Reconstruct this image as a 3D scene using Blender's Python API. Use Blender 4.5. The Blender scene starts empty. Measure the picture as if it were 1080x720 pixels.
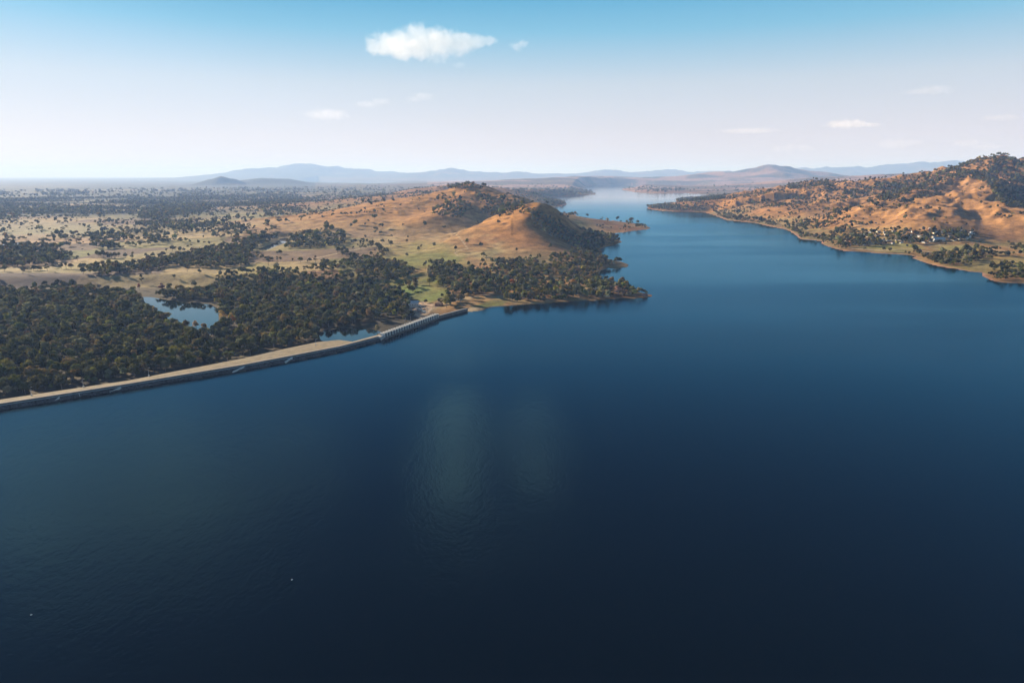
import bpy, bmesh, math, random
import numpy as np
from mathutils import Vector, Matrix

rng = np.random.default_rng(7)
random.seed(7)
R = math.radians
SC = bpy.context.scene
COL = SC.collection
WD = bpy.data.worlds.new("World"); SC.world = WD; WD.use_nodes = True

# ------------------------------------------------------------------ camera
CAM_H = 250.0
FPX = 720.0                      # focal length in photo pixels (24 mm)
PITCH = math.atan((360 - 185) / FPX)
CP, SP = math.cos(PITCH), math.sin(PITCH)
cam_d = bpy.data.cameras.new("camera"); cam = bpy.data.objects.new("camera", cam_d)
COL.objects.link(cam); SC.camera = cam
cam.location = (0, 0, CAM_H); cam.rotation_euler = (math.pi / 2 - PITCH, 0, 0)
cam_d.sensor_width = 36; cam_d.lens = 24; cam_d.clip_start = 1; cam_d.clip_end = 400000

def direc(px, py):
    u = (px - 540) / FPX; v = (py - 360) / FPX
    return np.array([u, CP - v * SP, -SP - v * CP])
def at(px, py, z=0.0):
    """the point of the level z that the photo shows at a pixel"""
    d = direc(px, py); k = (z - CAM_H) / d[2]
    return np.array([d[0] * k, d[1] * k, z])
def ray(px, py, D):
    d = direc(px, py); k = D / d[1]
    return np.array([d[0] * k, D, CAM_H + d[2] * k])
def proj(x, y, z):
    dep = y * CP - (z - CAM_H) * SP
    up = y * SP + (z - CAM_H) * CP
    dep = np.maximum(dep, 1e-3)
    return 540 + FPX * x / dep, 360 - FPX * up / dep

# ------------------------------------------------------------------ noise
def _hash(ix, iy, seed):
    h = (ix.astype(np.int64) * 374761393 + iy.astype(np.int64) * 668265263 + seed * 974634777) & 0xFFFFFFFF
    h = ((h ^ (h >> 13)) * 1274126177) & 0xFFFFFFFF
    h = ((h ^ (h >> 16)) * 2246822519) & 0xFFFFFFFF
    return (h ^ (h >> 15)) & 0xFFFFFFFF
def gnoise(x, y, seed=0):
    x = np.asarray(x, float); y = np.asarray(y, float)
    x0 = np.floor(x); y0 = np.floor(y); fx = x - x0; fy = y - y0
    ux = fx * fx * fx * (fx * (fx * 6 - 15) + 10); uy = fy * fy * fy * (fy * (fy * 6 - 15) + 10)
    def g(dx, dy):
        a = _hash(x0 + dx, y0 + dy, seed) * (2 * math.pi / 4294967296.0)
        return np.cos(a) * (fx - dx) + np.sin(a) * (fy - dy)
    a = g(0, 0); b = g(1, 0); c = g(0, 1); d = g(1, 1)
    return 1.5 * ((a + (b - a) * ux) * (1 - uy) + (c + (d - c) * ux) * uy)
def fbm(x, y, seed=0, oct=4, gain=0.5):
    s = 0; a = 1.0; n = 0
    for k in range(oct):
        s = s + a * gnoise(x, y, seed + k * 17); n += a
        x = x * 2.03 + 11.3; y = y * 2.03 + 5.7; a *= gain
    return s / n
def ridged(x, y, seed=0, oct=3):
    s = 0; a = 1.0; n = 0
    for k in range(oct):
        s = s + a * (1 - np.abs(gnoise(x, y, seed + k * 13)) * 1.6); n += a
        x = x * 2.07; y = y * 2.07; a *= 0.5
    return s / n
def sstep(a, b, x):
    t = np.clip((x - a) / (b - a), 0, 1); return t * t * (3 - 2 * t)
def lerp(a, b, t): return a + (b - a) * t

# ------------------------------------------------------------------ polygons
def seg_dist(P, A, B):
    """P (n,2), segments A,B (m,2): nearest distance, index, parameter"""
    n = len(P); best = np.full(n, 1e18); idx = np.zeros(n, int); tt = np.zeros(n)
    for i in range(len(A)):
        ab = B[i] - A[i]; l2 = max(ab @ ab, 1e-9)
        dx = P[:, 0] - A[i, 0]; dy = P[:, 1] - A[i, 1]
        t = np.clip((dx * ab[0] + dy * ab[1]) / l2, 0, 1)
        d = (dx - t * ab[0]) ** 2 + (dy - t * ab[1]) ** 2
        m = d < best
        best[m] = d[m]; idx[m] = i; tt[m] = t[m]
    return np.sqrt(best), idx, tt
def inside(px, py, poly):
    c = np.zeros(len(px), bool); n = len(poly)
    for i in range(n):
        x1, y1 = poly[i]; x2, y2 = poly[(i + 1) % n]
        if y1 == y2: continue
        m = ((y1 > py) != (y2 > py)) & (px < (x2 - x1) * (py - y1) / (y2 - y1) + x1)
        c ^= m
    return c
def sdf(P, poly):
    """signed distance, positive outside the polygon"""
    A = np.asarray(poly, float); B = np.roll(A, -1, 0)
    d, _, _ = seg_dist(P, A, B)
    return np.where(inside(P[:, 0], P[:, 1], A), -d, d)
def wpoly(px_list, z=0.0): return [tuple(at(a, b, z)[:2]) for a, b in px_list]

DAM = [(-220, 470), (-120, 452.5), (-40, 438.5), (0, 432), (67, 421), (135, 410), (187, 401), (255, 390.6), (300, 382), (360, 370), (405.6, 357.6),
       (462, 336.5), (491, 328.7)]
LEFT_SHORE = [(498, 329), (508, 327.5), (518, 323.5), (531, 323), (545, 322), (562, 321), (580, 320), (600, 318), (630, 317), (655, 314.5), (672, 315), (687, 313), (688, 311), (676, 308.5),
              (668, 306), (660, 299), (646, 297), (635, 296), (631, 291), (634, 285), (642, 282.5), (650, 283.5), (662, 281.5), (663, 279), (655, 276),
              (645, 274), (636, 272), (634, 268), (629, 265), (637, 261), (650, 257.5), (656, 255.5), (652, 252), (640, 250.5), (636, 248), (652, 245.5), (668, 243.5), (685, 241.3), (686, 240),
              (676, 237), (664, 235), (645, 233.5), (620, 235.5), (604, 235), (599, 231), (606, 228.5), (608, 226.5), (602, 225), (586, 224.5), (574, 221.5), (580, 219.3), (590, 218), (598, 215.3),
              (594, 213), (585, 211.5), (578, 209.5), (584, 207.5), (600, 206.7), (618, 206), (627, 204.6), (624, 202.4), (613, 200.2), (615, 198), (621, 195.6)]
RIGHT_SHORE = [(650, 194.6), (727, 195.0), (780, 195.4), (826, 195.9), (870, 196.2), (872, 197.0), (824, 198.2), (770, 197.9), (727, 197.8), (690, 197.5), (671, 197.6), (656, 199.3), (664, 201.6), (676, 202.8), (690, 204), (708, 203.6), (724, 203.2),
               (745, 205), (750, 207), (735, 209.4), (714, 210.6), (713, 212.2), (728, 213.6), (742, 215), (720, 217.3), (690, 217.8), (682, 219), (686, 220.5), (700, 222.4),
               (715, 223.2), (743, 223.8), (755, 227.5), (766, 232), (785, 234), (797, 235), (809, 238), (820, 240), (832, 243), (838, 247), (844, 252), (857, 253), (867, 254.3), (866, 256.5),
               (871, 259), (882, 262.5), (894, 265), (911, 265.6), (928, 267), (950, 268), (967, 270), (962, 272), (979, 278), (992, 281), (1006, 283), (1024, 286.5), (1036, 287.5), (1036, 291),
               (1045, 295.5), (1057, 298), (1080, 299), (1120, 303), (1180, 306), (1300, 318)]
LAKE = wpoly(DAM) + wpoly(LEFT_SHORE) + wpoly(RIGHT_SHORE) + [(6000, 1200), (6000, -4000), (-5000, -4000), (-5000, 350)]
DOWN = wpoly(DAM[:-1]) + wpoly([(456, 330), (441, 321), (425, 312), (400, 303), (300, 297), (150, 297), (-20, 300), (-300, 310)])

# standing water on the land side: (outline in the photo, level)
PONDS = [([(144, 313), (160, 313.2), (178, 316.5), (200, 319.5), (222, 320.5), (231, 326), (231, 340), (226, 352), (207, 354), (193, 344), (178, 337), (160, 329), (148, 320)], -9.5, 'pond'),
         ([(336, 353), (343, 348), (358, 346.5), (375, 345.5), (392, 346.5), (404, 350.5), (393, 356), (380, 360), (350, 361), (338, 359)], -10.2, 'tailwater'),
         ([(280, 190.6), (300, 190.0), (335, 189.6), (380, 190.2), (410, 191.2), (426, 192.3), (400, 193.4), (370, 193.2), (335, 192.4), (300, 191.8)], None, 'distant_lake'),
         ([(-20, 262.5), (-20, 258), (0, 258), (10, 257), (22, 255), (30, 254.5), (22, 257), (12, 260), (8, 263)], None, 'river'),
         ([(272, 263), (282, 259), (292, 255.5), (296, 251.5), (303, 250.5), (306, 253), (301, 256), (290, 260), (281, 264)], None, 'river')]
PONDW = []           # filled once the ground level round each pond is known

# crest lines of the hills: pixel, pixel, distance, half width; heights follow from the sight line
def crest(pts, w, near=None, far=None):
    P = np.array([ray(a, b, D) for a, b, D in pts]); return (P, w, near or w, far or w)
HILLS = [
    # the two hills on the near headland
    crest([(400, 219, 3300), (437, 211, 3500), (455, 207.5, 3600), (474, 205, 3700), (493, 201.5, 3750)], 430, 430, 500),
    crest([(493, 201.5, 3750), (504, 202, 3750), (530, 209, 3500), (550, 217.5, 3330)], 190),
    crest([(493, 204, 3700), (494, 214, 3350), (474, 221, 3100), (458, 228, 2900)], 190),
    crest([(488, 247, 2740), (516, 238.5, 2720), (535, 231, 2700), (552, 224, 2650), (563, 220.5, 2620)], 240, 320, 170),
    crest([(563, 220.5, 2620), (567, 223.5, 2560), (564, 236, 2400), (576, 250, 2240), (592, 258, 2120), (608, 265, 2040)], 200, 200, 150),
    crest([(538, 244, 2520), (552, 238, 2480), (560, 236, 2440)], 170),
    crest([(622, 237.5, 3450), (645, 234.6, 3500), (668, 237.5, 3500)], 120),
    crest([(418, 262, 2600), (440, 254, 2650), (462, 247, 2750), (490, 240, 2900)], 260),
    crest([(330, 243, 3600), (380, 232, 3700), (430, 226, 3600)], 420),
    crest([(350, 214, 5200), (400, 208, 5400), (450, 204, 5600)], 600),
    crest([(455, 198.5, 7000), (475, 195.6, 7000), (498, 196.2, 7000), (520, 199, 7000)], 420),
    crest([(560, 201, 8000), (590, 199, 8500), (612, 199.5, 8500)], 500),
    crest([(515, 205, 5800), (542, 207.5, 6000)], 230),
    # right shore: mountain, spurs, bowl
    crest([(930, 196.5, 4700), (950, 192.3, 4700), (994, 181.5, 4650), (1012, 177, 4600), (1031, 170.3, 4550), (1051, 167.3, 4500), (1066, 170, 4500), (1085, 172, 4450), (1115, 177, 4400), (1160, 183, 4300)], 620, 620, 900),
    crest([(1012, 186, 4250), (1030, 192, 3950), (1043, 196.5, 3750), (1041, 206, 3400), (1049, 216, 3080), (1064, 221.5, 2880), (1085, 227, 2700)], 175),
    crest([(1000, 192, 4050), (978, 201, 3750), (950, 211, 3450), (925, 221, 3150)], 240),
    crest([(1016, 203, 3500), (998, 212, 3200), (988, 222, 2950), (978, 232, 2750)], 190),
    crest([(962, 222, 3000), (968, 226, 2900), (972, 236, 2680)], 110),
    crest([(1112, 199, 3900), (1130, 212, 3400), (1150, 230, 2900)], 190),
    crest([(880, 203.5, 4700), (897, 200, 4700), (919, 196.5, 4700), (948, 193.3, 4650)], 180, 130, 420),
    crest([(815, 200.5, 5600), (834, 195.5, 5600), (852, 192.3, 5500), (870, 193.3, 5400), (890, 197, 5200), (915, 199, 5000)], 420),
    crest([(860, 216, 4000), (900, 212, 4000), (935, 208, 4000)], 350),
    # far ranges
    crest([(190, 187.5, 45500), (225, 185.5, 45500), (250, 182, 44362), (280, 177, 43225), (305, 174.3, 43225), (328, 173, 43225), (345, 174.8, 43225), (370, 178.3, 43225), (400, 180.5, 43225), (430, 182, 43225)], 2880),
    crest([(222, 189.2, 16900), (233, 186.6, 16900), (244, 189.3, 16900)], 272),
    crest([(255, 190.2, 18200), (275, 188.2, 18200), (300, 189.5, 18200)], 560),
    crest([(430, 183.5, 39812), (455, 180, 39812), (475, 178.8, 39812), (498, 181, 39812), (520, 182.5, 39812), (545, 181.4, 40950), (580, 183.4, 40950), (615, 182.8, 42087), (641, 178.4, 43225), (665, 182.4, 43225), (697, 179.2, 43225), (725, 181, 43225), (760, 180.3, 43225)], 2400),
    crest([(540, 190.5, 16250), (580, 188.5, 16900), (620, 187, 18850), (655, 186, 50050), (700, 184.5, 51187), (745, 184, 51187)], 2080),
    crest([(700, 187, 21500), (735, 184, 21500), (772, 180.5, 21500), (795, 177.6, 21500), (808, 174.3, 21500), (822, 177, 21500), (850, 181, 21500)], 1600),
    crest([(820, 179, 42087), (870, 176.5, 40950), (920, 175.2, 40950), (960, 173, 39812), (994, 169.2, 38675), (1015, 171, 38675), (1060, 175, 37537), (1120, 178, 36400), (1250, 181, 36400)], 2080),
    crest([(780, 190, 16250), (830, 187.5, 15600), (880, 186, 14300), (920, 184.5, 13650), (965, 184, 13650), (1010, 182, 13650)], 1440),
]

def hill_field(P):
    acc = np.zeros(len(P))
    for Q, w, wn, wf in HILLS:
        lo = Q[:, :2].min(0) - 3.6 * w; hi = Q[:, :2].max(0) + 3.6 * w
        m = (P[:, 0] > lo[0]) & (P[:, 0] < hi[0]) & (P[:, 1] > lo[1]) & (P[:, 1] < hi[1])
        if not m.any(): continue
        p = P[m]
        # warp for crooked, gullied flanks
        s = w * 0.9
        q = p + np.stack([gnoise(p[:, 0] / s, p[:, 1] / s, 3), gnoise(p[:, 0] / s, p[:, 1] / s, 4)], 1) * w * 0.10
        d, i, t = seg_dist(q, Q[:-1, :2], Q[1:, :2])
        h = Q[i, 2] * (1 - t) + Q[i + 1, 2] * t
        cy = Q[i, 1] * (1 - t) + Q[i + 1, 1] * t
        ww = np.where(q[:, 1] < cy, wn, wf)
        e = d / ww
        f = np.exp(-0.69 * e ** 1.7)
        f = f * sstep(3.5, 2.4, e)
        acc[m] += np.maximum(h * f, 0) ** 5
    return acc ** 0.2

def height(x, y, full=False):
    x = np.asarray(x, float).ravel(); y = np.asarray(y, float).ravel()
    P = np.stack([x, y], 1)
    d = sdf(P, LAKE)
    z = np.where(d < 0, np.maximum(d * 0.12, -18), 0.0)
    L = d > -1
    p = P[L]; dl = np.maximum(d[L], 0); D = np.hypot(p[:, 0], p[:, 1])
    u = p[:, 0] / np.maximum(p[:, 1], 1)
    shore = 4.5 * (1 - np.exp(-dl / 45.0)) + np.minimum(dl, 400) * 0.006
    ramp = sstep(0, 320, dl)
    A = np.where(u < 0.1, lerp(2.0, 15.0, sstep(-0.5, -0.2, u)), 14.0)
    A = A * lerp(1, 1.7, sstep(5000, 12000, D) * (u > -0.45)) * lerp(0.35, 1, sstep(1500, 2400, D))
    roll = A * (fbm(p[:, 0] / 800, p[:, 1] / 800, 21, 4) + 0.45) * ramp
    hf = hill_field(p)
    gul = (ridged(p[:, 0] / 260, p[:, 1] / 260, 41, 4) - 0.62) + 0.22 * (ridged(p[:, 0] / 95, p[:, 1] / 95, 47, 2) - 0.62)
    hz = hf * sstep(0, 260, dl)
    near = sstep(9000, 6000, D)
    hz = hz + gul * np.minimum(hz * 0.24, 34) * near * sstep(12, 90, hz) * np.where(u > 0.3, 1.75, np.where((u > 0) & (D < 2900), 0.25, 0.6))
    hz = hz + (fbm(p[:, 0] / 1500, p[:, 1] / 1500, 9, 4) * 0.25 + (ridged(p[:, 0] / 1900, p[:, 1] / 1900, 19, 4) - .62) * .3) * hz * (1 - near)
    zl = shore + np.sqrt(roll ** 2 * (roll > 0) + hz ** 2) - np.minimum(roll, 0) * -1 * (hz < 30)
    near_dn = D < 6000
    wd = np.zeros(len(p))
    if near_dn.any():
        sd = sdf(p[near_dn], DOWN); wd[near_dn] = sstep(90, -12, sd)
        # in the dam's own strip the ground is already the low ground
    zl = lerp(zl, -10 + fbm(p[:, 0] / 120, p[:, 1] / 120, 5, 3) * 1.4, wd)
    for poly, lev, nm in PONDW:
        a = np.array(poly); m = (p[:, 0] > a[:, 0].min() - 90) & (p[:, 0] < a[:, 0].max() + 90) & (p[:, 1] > a[:, 1].min() - 90) & (p[:, 1] < a[:, 1].max() + 90)
        if m.any():
            sd = sdf(p[m], poly)
            zl[m] = np.where(sd < 0, np.maximum(lev - 3, lev + sd * 0.15), lerp(lev + 0.02 + sd * 0.04, zl[m], sstep(0, 80, sd)))
    z[L] = np.where(d[L] < 0, z[L], zl)
    if full: return z, d, hf_full(L, hf, len(x)), wd_full(L, wd, len(x))
    return z
def hf_full(L, v, n):
    o = np.zeros(n); o[L] = v; return o
wd_full = hf_full

for p_, z_, n_ in PONDS:
    if z_ is None:
        z_ = 8.0
        for _ in range(3):
            w_ = np.array(wpoly(p_, z_)); z_ = float(np.percentile(height(w_[:, 0], w_[:, 1]), 30)) - 0.4
    PONDW.append((wpoly(p_, z_), z_, n_))
def hits(pix):
    """where the sight lines through PIX (n,2) meet the ground"""
    Ds = 500 * 1.004 ** np.arange(0, 950)
    out = []
    xs = []; ys = []; zs = []
    for a, b in pix:
        d = direc(a, b); k = Ds / d[1]
        xs.append(d[0] * k); ys.append(Ds); zs.append(CAM_H + d[2] * k)
    xs = np.array(xs); ys = np.array(ys); zs = np.array(zs)
    g = height(xs, ys).reshape(xs.shape)
    for i in range(len(pix)):
        below = np.nonzero(zs[i] <= np.maximum(g[i], -0.0 if False else -99))[0]
        j = below[0] if len(below) else len(Ds) - 1
        out.append((xs[i, j], ys[i, j], g[i, j]))
    return np.array(out)

# ------------------------------------------------------------------ object helpers
def tag(o, label=None, cat=None, group=None, kind=None):
    if label: o['label'] = label
    if cat: o['category'] = cat
    if group: o['group'] = group
    if kind: o['kind'] = kind
    return o
def empty(name, loc, rz=0.0):
    o = bpy.data.objects.new(name, None); COL.objects.link(o)
    o.location = [float(v) for v in loc]; o.rotation_euler = (0, 0, rz); o.empty_display_size = 1; return o
def np_mesh(name, V, Fq, mat=None, smooth=False, colors=None):
    """V (n,3), Fq (m,k) all faces with k corners"""
    me = bpy.data.meshes.new(name)
    V = np.ascontiguousarray(V, np.float32); Fq = np.ascontiguousarray(Fq, np.int32); m, k = Fq.shape
    me.vertices.add(len(V)); me.vertices.foreach_set('co', V.ravel())
    me.loops.add(m * k); me.loops.foreach_set('vertex_index', Fq.ravel())
    me.polygons.add(m); me.polygons.foreach_set('loop_start', np.arange(0, m * k, k, dtype=np.int32))
    me.polygons.foreach_set('use_smooth', np.full(m, smooth, bool))
    if colors is not None:
        at_ = me.attributes.new('tint', 'FLOAT_COLOR', 'POINT')
        c = np.ones((len(V), 4), np.float32); c[:, :3] = colors; at_.data.foreach_set('color', c.ravel())
    me.update(calc_edges=True)
    if mat: me.materials.append(mat)
    return me
def obj(name, me, parent=None):
    o = bpy.data.objects.new(name, me); COL.objects.link(o)
    if parent: o.parent = parent
    return o
class MB:
    """collects boxes, bars and strips; build() makes ONE mesh object"""
    def __init__(s): s.v = []; s.f = []
    def add(s, V, F):
        n = len(s.v); s.v += [tuple(float(c) for c in p) for p in V]; s.f += [tuple(i + n for i in f) for f in F]; return s
    def box(s, c, size, rz=0.0, taper=1.0):
        cx, cy, cz = c; a, b, h = size[0] / 2, size[1] / 2, size[2] / 2; co, si = math.cos(rz), math.sin(rz)
        V = []
        for zz, k in ((-h, 1), (h, taper)):
            for sx, sy in ((-1, -1), (1, -1), (1, 1), (-1, 1)):
                X, Y = sx * a * k, sy * b * k
                V.append((cx + X * co - Y * si, cy + X * si + Y * co, cz + zz))
        return s.add(V, [(3, 2, 1, 0), (4, 5, 6, 7), (0, 1, 5, 4), (1, 2, 6, 5), (2, 3, 7, 6), (3, 0, 4, 7)])
    def tube(s, pts, rads, n=6):
        pts = [Vector(p) for p in pts]; V = []; F = []
        for i, p in enumerate(pts):
            t = (pts[min(i + 1, len(pts) - 1)] - pts[max(i - 1, 0)]).normalized()
            a = t.orthogonal().normalized(); b = t.cross(a)
            for k in range(n):
                an = 2 * math.pi * k / n
                V.append(p + (a * math.cos(an) + b * math.sin(an)) * rads[i])
        for i in range(len(pts) - 1):
            for k in range(n):
                F.append((i * n + k, i * n + (k + 1) % n, (i + 1) * n + (k + 1) % n, (i + 1) * n + k))
        F.append(tuple(range(n))[::-1]); F.append(tuple((len(pts) - 1) * n + k for k in range(n)))
        return s.add(V, F)
    def loft(s, lines):
        """strip between polylines of equal length"""
        n = len(lines[0]); V = [p for L in lines for p in L]; F = []
        for j in range(len(lines) - 1):
            for i in range(n - 1):
                F.append((j * n + i, j * n + i + 1, (j + 1) * n + i + 1, (j + 1) * n + i))
        return s.add(V, F)
    def mesh(s, name, mat, smooth=False):
        me = bpy.data.meshes.new(name); me.from_pydata(s.v, [], s.f); me.update()
        bm = bmesh.new(); bm.from_mesh(me); bmesh.ops.recalc_face_normals(bm, faces=bm.faces); bm.to_mesh(me); bm.free()
        if smooth: me.polygons.foreach_set('use_smooth', np.ones(len(me.polygons), bool))
        if mat: me.materials.append(mat)
        return me
    def build(s, name, mat, parent=None, smooth=False): return obj(name, s.mesh(name, mat, smooth), parent)

# ------------------------------------------------------------------ materials
def mat_new(name):
    m = bpy.data.materials.new(name); m.use_nodes = True; nt = m.node_tree
    for n in list(nt.nodes): nt.nodes.remove(n)
    o = nt.nodes.new('ShaderNodeOutputMaterial'); return m, nt, o
def N(nt, t, **kw):
    n = nt.nodes.new(t)
    for k, v in kw.items():
        if k.startswith('i_'): n.inputs[k[2:].replace('_', ' ')].default_value = v
        else: setattr(n, k, v)
    return n
def simple(name, color, rough=0.85, var=0.25, scale=0.5, bump=0.0, spec=0.3):
    m, nt, o = mat_new(name); b = N(nt, 'ShaderNodeBsdfPrincipled'); nt.links.new(b.outputs[0], o.inputs[0])
    tc = N(nt, 'ShaderNodeTexCoord'); no = N(nt, 'ShaderNodeTexNoise'); no.inputs['Scale'].default_value = scale; no.inputs['Detail'].default_value = 5
    nt.links.new(tc.outputs['Object'], no.inputs['Vector'])
    r = N(nt, 'ShaderNodeValToRGB'); c = np.array(color)
    r.color_ramp.elements[0].position = 0.3; r.color_ramp.elements[1].position = 0.7
    r.color_ramp.elements[0].color = (*(c * (1 - var)), 1); r.color_ramp.elements[1].color = (*np.minimum(c * (1 + var), 1), 1)
    nt.links.new(no.outputs[0], r.inputs[0]); nt.links.new(r.outputs[0], b.inputs['Base Color'])
    b.inputs['Roughness'].default_value = rough; b.inputs['Specular IOR Level'].default_value = spec
    if bump:
        bp = N(nt, 'ShaderNodeBump'); bp.inputs['Strength'].default_value = 1; bp.inputs['Distance'].default_value = bump
        nt.links.new(no.outputs[0], bp.inputs['Height']); nt.links.new(bp.outputs[0], b.inputs['Normal'])
    return m
def leaf_mat(name, color=None, var=0.2):
    """foliage: diffuse with some light coming through; a colour, or the per-tree tint"""
    m, nt, o = mat_new(name)
    d = N(nt, 'ShaderNodeBsdfDiffuse'); t = N(nt, 'ShaderNodeBsdfTranslucent'); mx = N(nt, 'ShaderNodeMixShader'); mx.inputs[0].default_value = 0.33
    if color is None:
        a = N(nt, 'ShaderNodeAttribute'); a.attribute_name = 'tint'; src = a.outputs['Color']
    else:
        c = N(nt, 'ShaderNodeRGB'); c.outputs[0].default_value = (*color, 1); src = c.outputs[0]
    g = N(nt, 'ShaderNodeNewGeometry'); mr = N(nt, 'ShaderNodeMapRange')
    mr.inputs['To Min'].default_value = 1 - var; mr.inputs['To Max'].default_value = 1 + var
    nt.links.new(g.outputs['Random Per Island'], mr.inputs['Value'])
    mul = N(nt, 'ShaderNodeVectorMath', operation='MULTIPLY'); nt.links.new(src, mul.inputs[0]); nt.links.new(mr.outputs[0], mul.inputs[1])
    oi = N(nt, 'ShaderNodeObjectInfo'); mr2 = N(nt, 'ShaderNodeMapRange'); mr2.inputs['To Min'].default_value = 0.68; mr2.inputs['To Max'].default_value = 1.38
    nt.links.new(oi.outputs['Random'], mr2.inputs['Value'])
    mul2 = N(nt, 'ShaderNodeVectorMath', operation='MULTIPLY'); nt.links.new(mul.outputs[0], mul2.inputs[0]); nt.links.new(mr2.outputs[0], mul2.inputs[1])
    nt.links.new(mul2.outputs[0], d.inputs['Color']); nt.links.new(mul2.outputs[0], t.inputs['Color'])
    nt.links.new(d.outputs[0], mx.inputs[1]); nt.links.new(t.outputs[0], mx.inputs[2]); nt.links.new(mx.outputs[0], o.inputs[0])
    return m

# ground: tint per place, broken up by grass tussocks, bare soil and stones
GM, nt, o = mat_new('ground_cover')
b = N(nt, 'ShaderNodeBsdfPrincipled'); b.inputs['Roughness'].default_value = 0.95; b.inputs['Specular IOR Level'].default_value = 0.1
a = N(nt, 'ShaderNodeAttribute'); a.attribute_name = 'tint'
tc = N(nt, 'ShaderNodeTexCoord')
n1 = N(nt, 'ShaderNodeTexNoise'); n1.inputs['Scale'].default_value = 1 / 38; n1.inputs['Detail'].default_value = 8; n1.inputs['Roughness'].default_value = 0.68
n2 = N(nt, 'ShaderNodeTexNoise'); n2.inputs['Scale'].default_value = 1 / 6.0; n2.inputs['Detail'].default_value = 4
for n in (n1, n2): nt.links.new(tc.outputs['Object'], n.inputs['Vector'])
ad = N(nt, 'ShaderNodeMath', operation='ADD'); nt.links.new(n1.outputs[0], ad.inputs[0])
ml = N(nt, 'ShaderNodeMath', operation='MULTIPLY'); ml.inputs[1].default_value = 0.35; nt.links.new(n2.outputs[0], ml.inputs[0]); nt.links.new(ml.outputs[0], ad.inputs[1])
mr = N(nt, 'ShaderNodeMapRange'); mr.inputs['From Min'].default_value = 0.48; mr.inputs['From Max'].default_value = 0.86; mr.inputs['To Min'].default_value = 0.42; mr.inputs['To Max'].default_value = 1.38
nt.links.new(ad.outputs[0], mr.inputs['Value'])
mu = N(nt, 'ShaderNodeVectorMath', operation='MULTIPLY'); nt.links.new(a.outputs['Color'], mu.inputs[0]); nt.links.new(mr.outputs[0], mu.inputs[1])
nt.links.new(mu.outputs[0], b.inputs['Base Color'])
bp = N(nt, 'ShaderNodeBump'); bp.inputs['Strength'].default_value = 0.8; bp.inputs['Distance'].default_value = 3.5
nt.links.new(n1.outputs[0], bp.inputs['Height']); nt.links.new(bp.outputs[0], b.inputs['Normal']); nt.links.new(b.outputs[0], o.inputs[0])

def water_mat(name, base, rough, w1, w2, patch=True):
    m, nt, o = mat_new(name)
    b = N(nt, 'ShaderNodeBsdfPrincipled'); b.inputs['Base Color'].default_value = (*base, 1); b.inputs['IOR'].default_value = 1.333; b.inputs['Specular IOR Level'].default_value = 0.36
    tc = N(nt, 'ShaderNodeTexCoord')
    mp = N(nt, 'ShaderNodeMapping'); mp.inputs['Rotation'].default_value = (0, 0, R(25)); mp.inputs['Scale'].default_value = (1, 0.55, 1)
    nt.links.new(tc.outputs['Object'], mp.inputs['Vector'])
    na = N(nt, 'ShaderNodeTexNoise'); na.inputs['Scale'].default_value = 1 / 4.2; na.inputs['Detail'].default_value = 4; na.inputs['Roughness'].default_value = 0.6
    nb = N(nt, 'ShaderNodeTexNoise'); nb.inputs['Scale'].default_value = 1 / 21.0; nb.inputs['Detail'].default_value = 3
    nt.links.new(mp.outputs[0], na.inputs['Vector']); nt.links.new(mp.outputs[0], nb.inputs['Vector'])
    # wind: calm and ruffled patches a few hundred metres across
    mp2 = N(nt, 'ShaderNodeMapping'); mp2.inputs['Rotation'].default_value = (0, 0, R(-32)); mp2.inputs['Scale'].default_value = (1 / 1100, 1 / 320, 1)
    nt.links.new(tc.outputs['Object'], mp2.inputs['Vector'])
    nc = N(nt, 'ShaderNodeTexNoise'); nc.inputs['Scale'].default_value = 1.0; nc.inputs['Detail'].default_value = 4; nc.inputs['Distortion'].default_value = 0.6
    nt.links.new(mp2.outputs[0], nc.inputs['Vector'])
    mr = N(nt, 'ShaderNodeMapRange'); mr.inputs['From Min'].default_value = 0.36; mr.inputs['From Max'].default_value = 0.62; mr.inputs['To Min'].default_value = 0.55 if patch else 1; mr.inputs['To Max'].default_value = 1.15 if patch else 1
    nt.links.new(nc.outputs[0], mr.inputs['Value'])
    b1 = N(nt, 'ShaderNodeBump'); b1.inputs['Distance'].default_value = w2; b2 = N(nt, 'ShaderNodeBump'); b2.inputs['Distance'].default_value = w1
    nt.links.new(mr.outputs[0], b1.inputs['Strength']); nt.links.new(mr.outputs[0], b2.inputs['Strength'])
    nt.links.new(nb.outputs[0], b1.inputs['Height']); nt.links.new(na.outputs[0], b2.inputs['Height']); nt.links.new(b1.outputs[0], b2.inputs['Normal'])
    nt.links.new(b2.outputs[0], b.inputs['Normal'])
    rr = N(nt, 'ShaderNodeMath', operation='MULTIPLY'); rr.inputs[1].default_value = rough; nt.links.new(mr.outputs[0], rr.inputs[0]); nt.links.new(rr.outputs[0], b.inputs['Roughness'])
    nt.links.new(b.outputs[0], o.inputs[0]); return m
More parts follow.
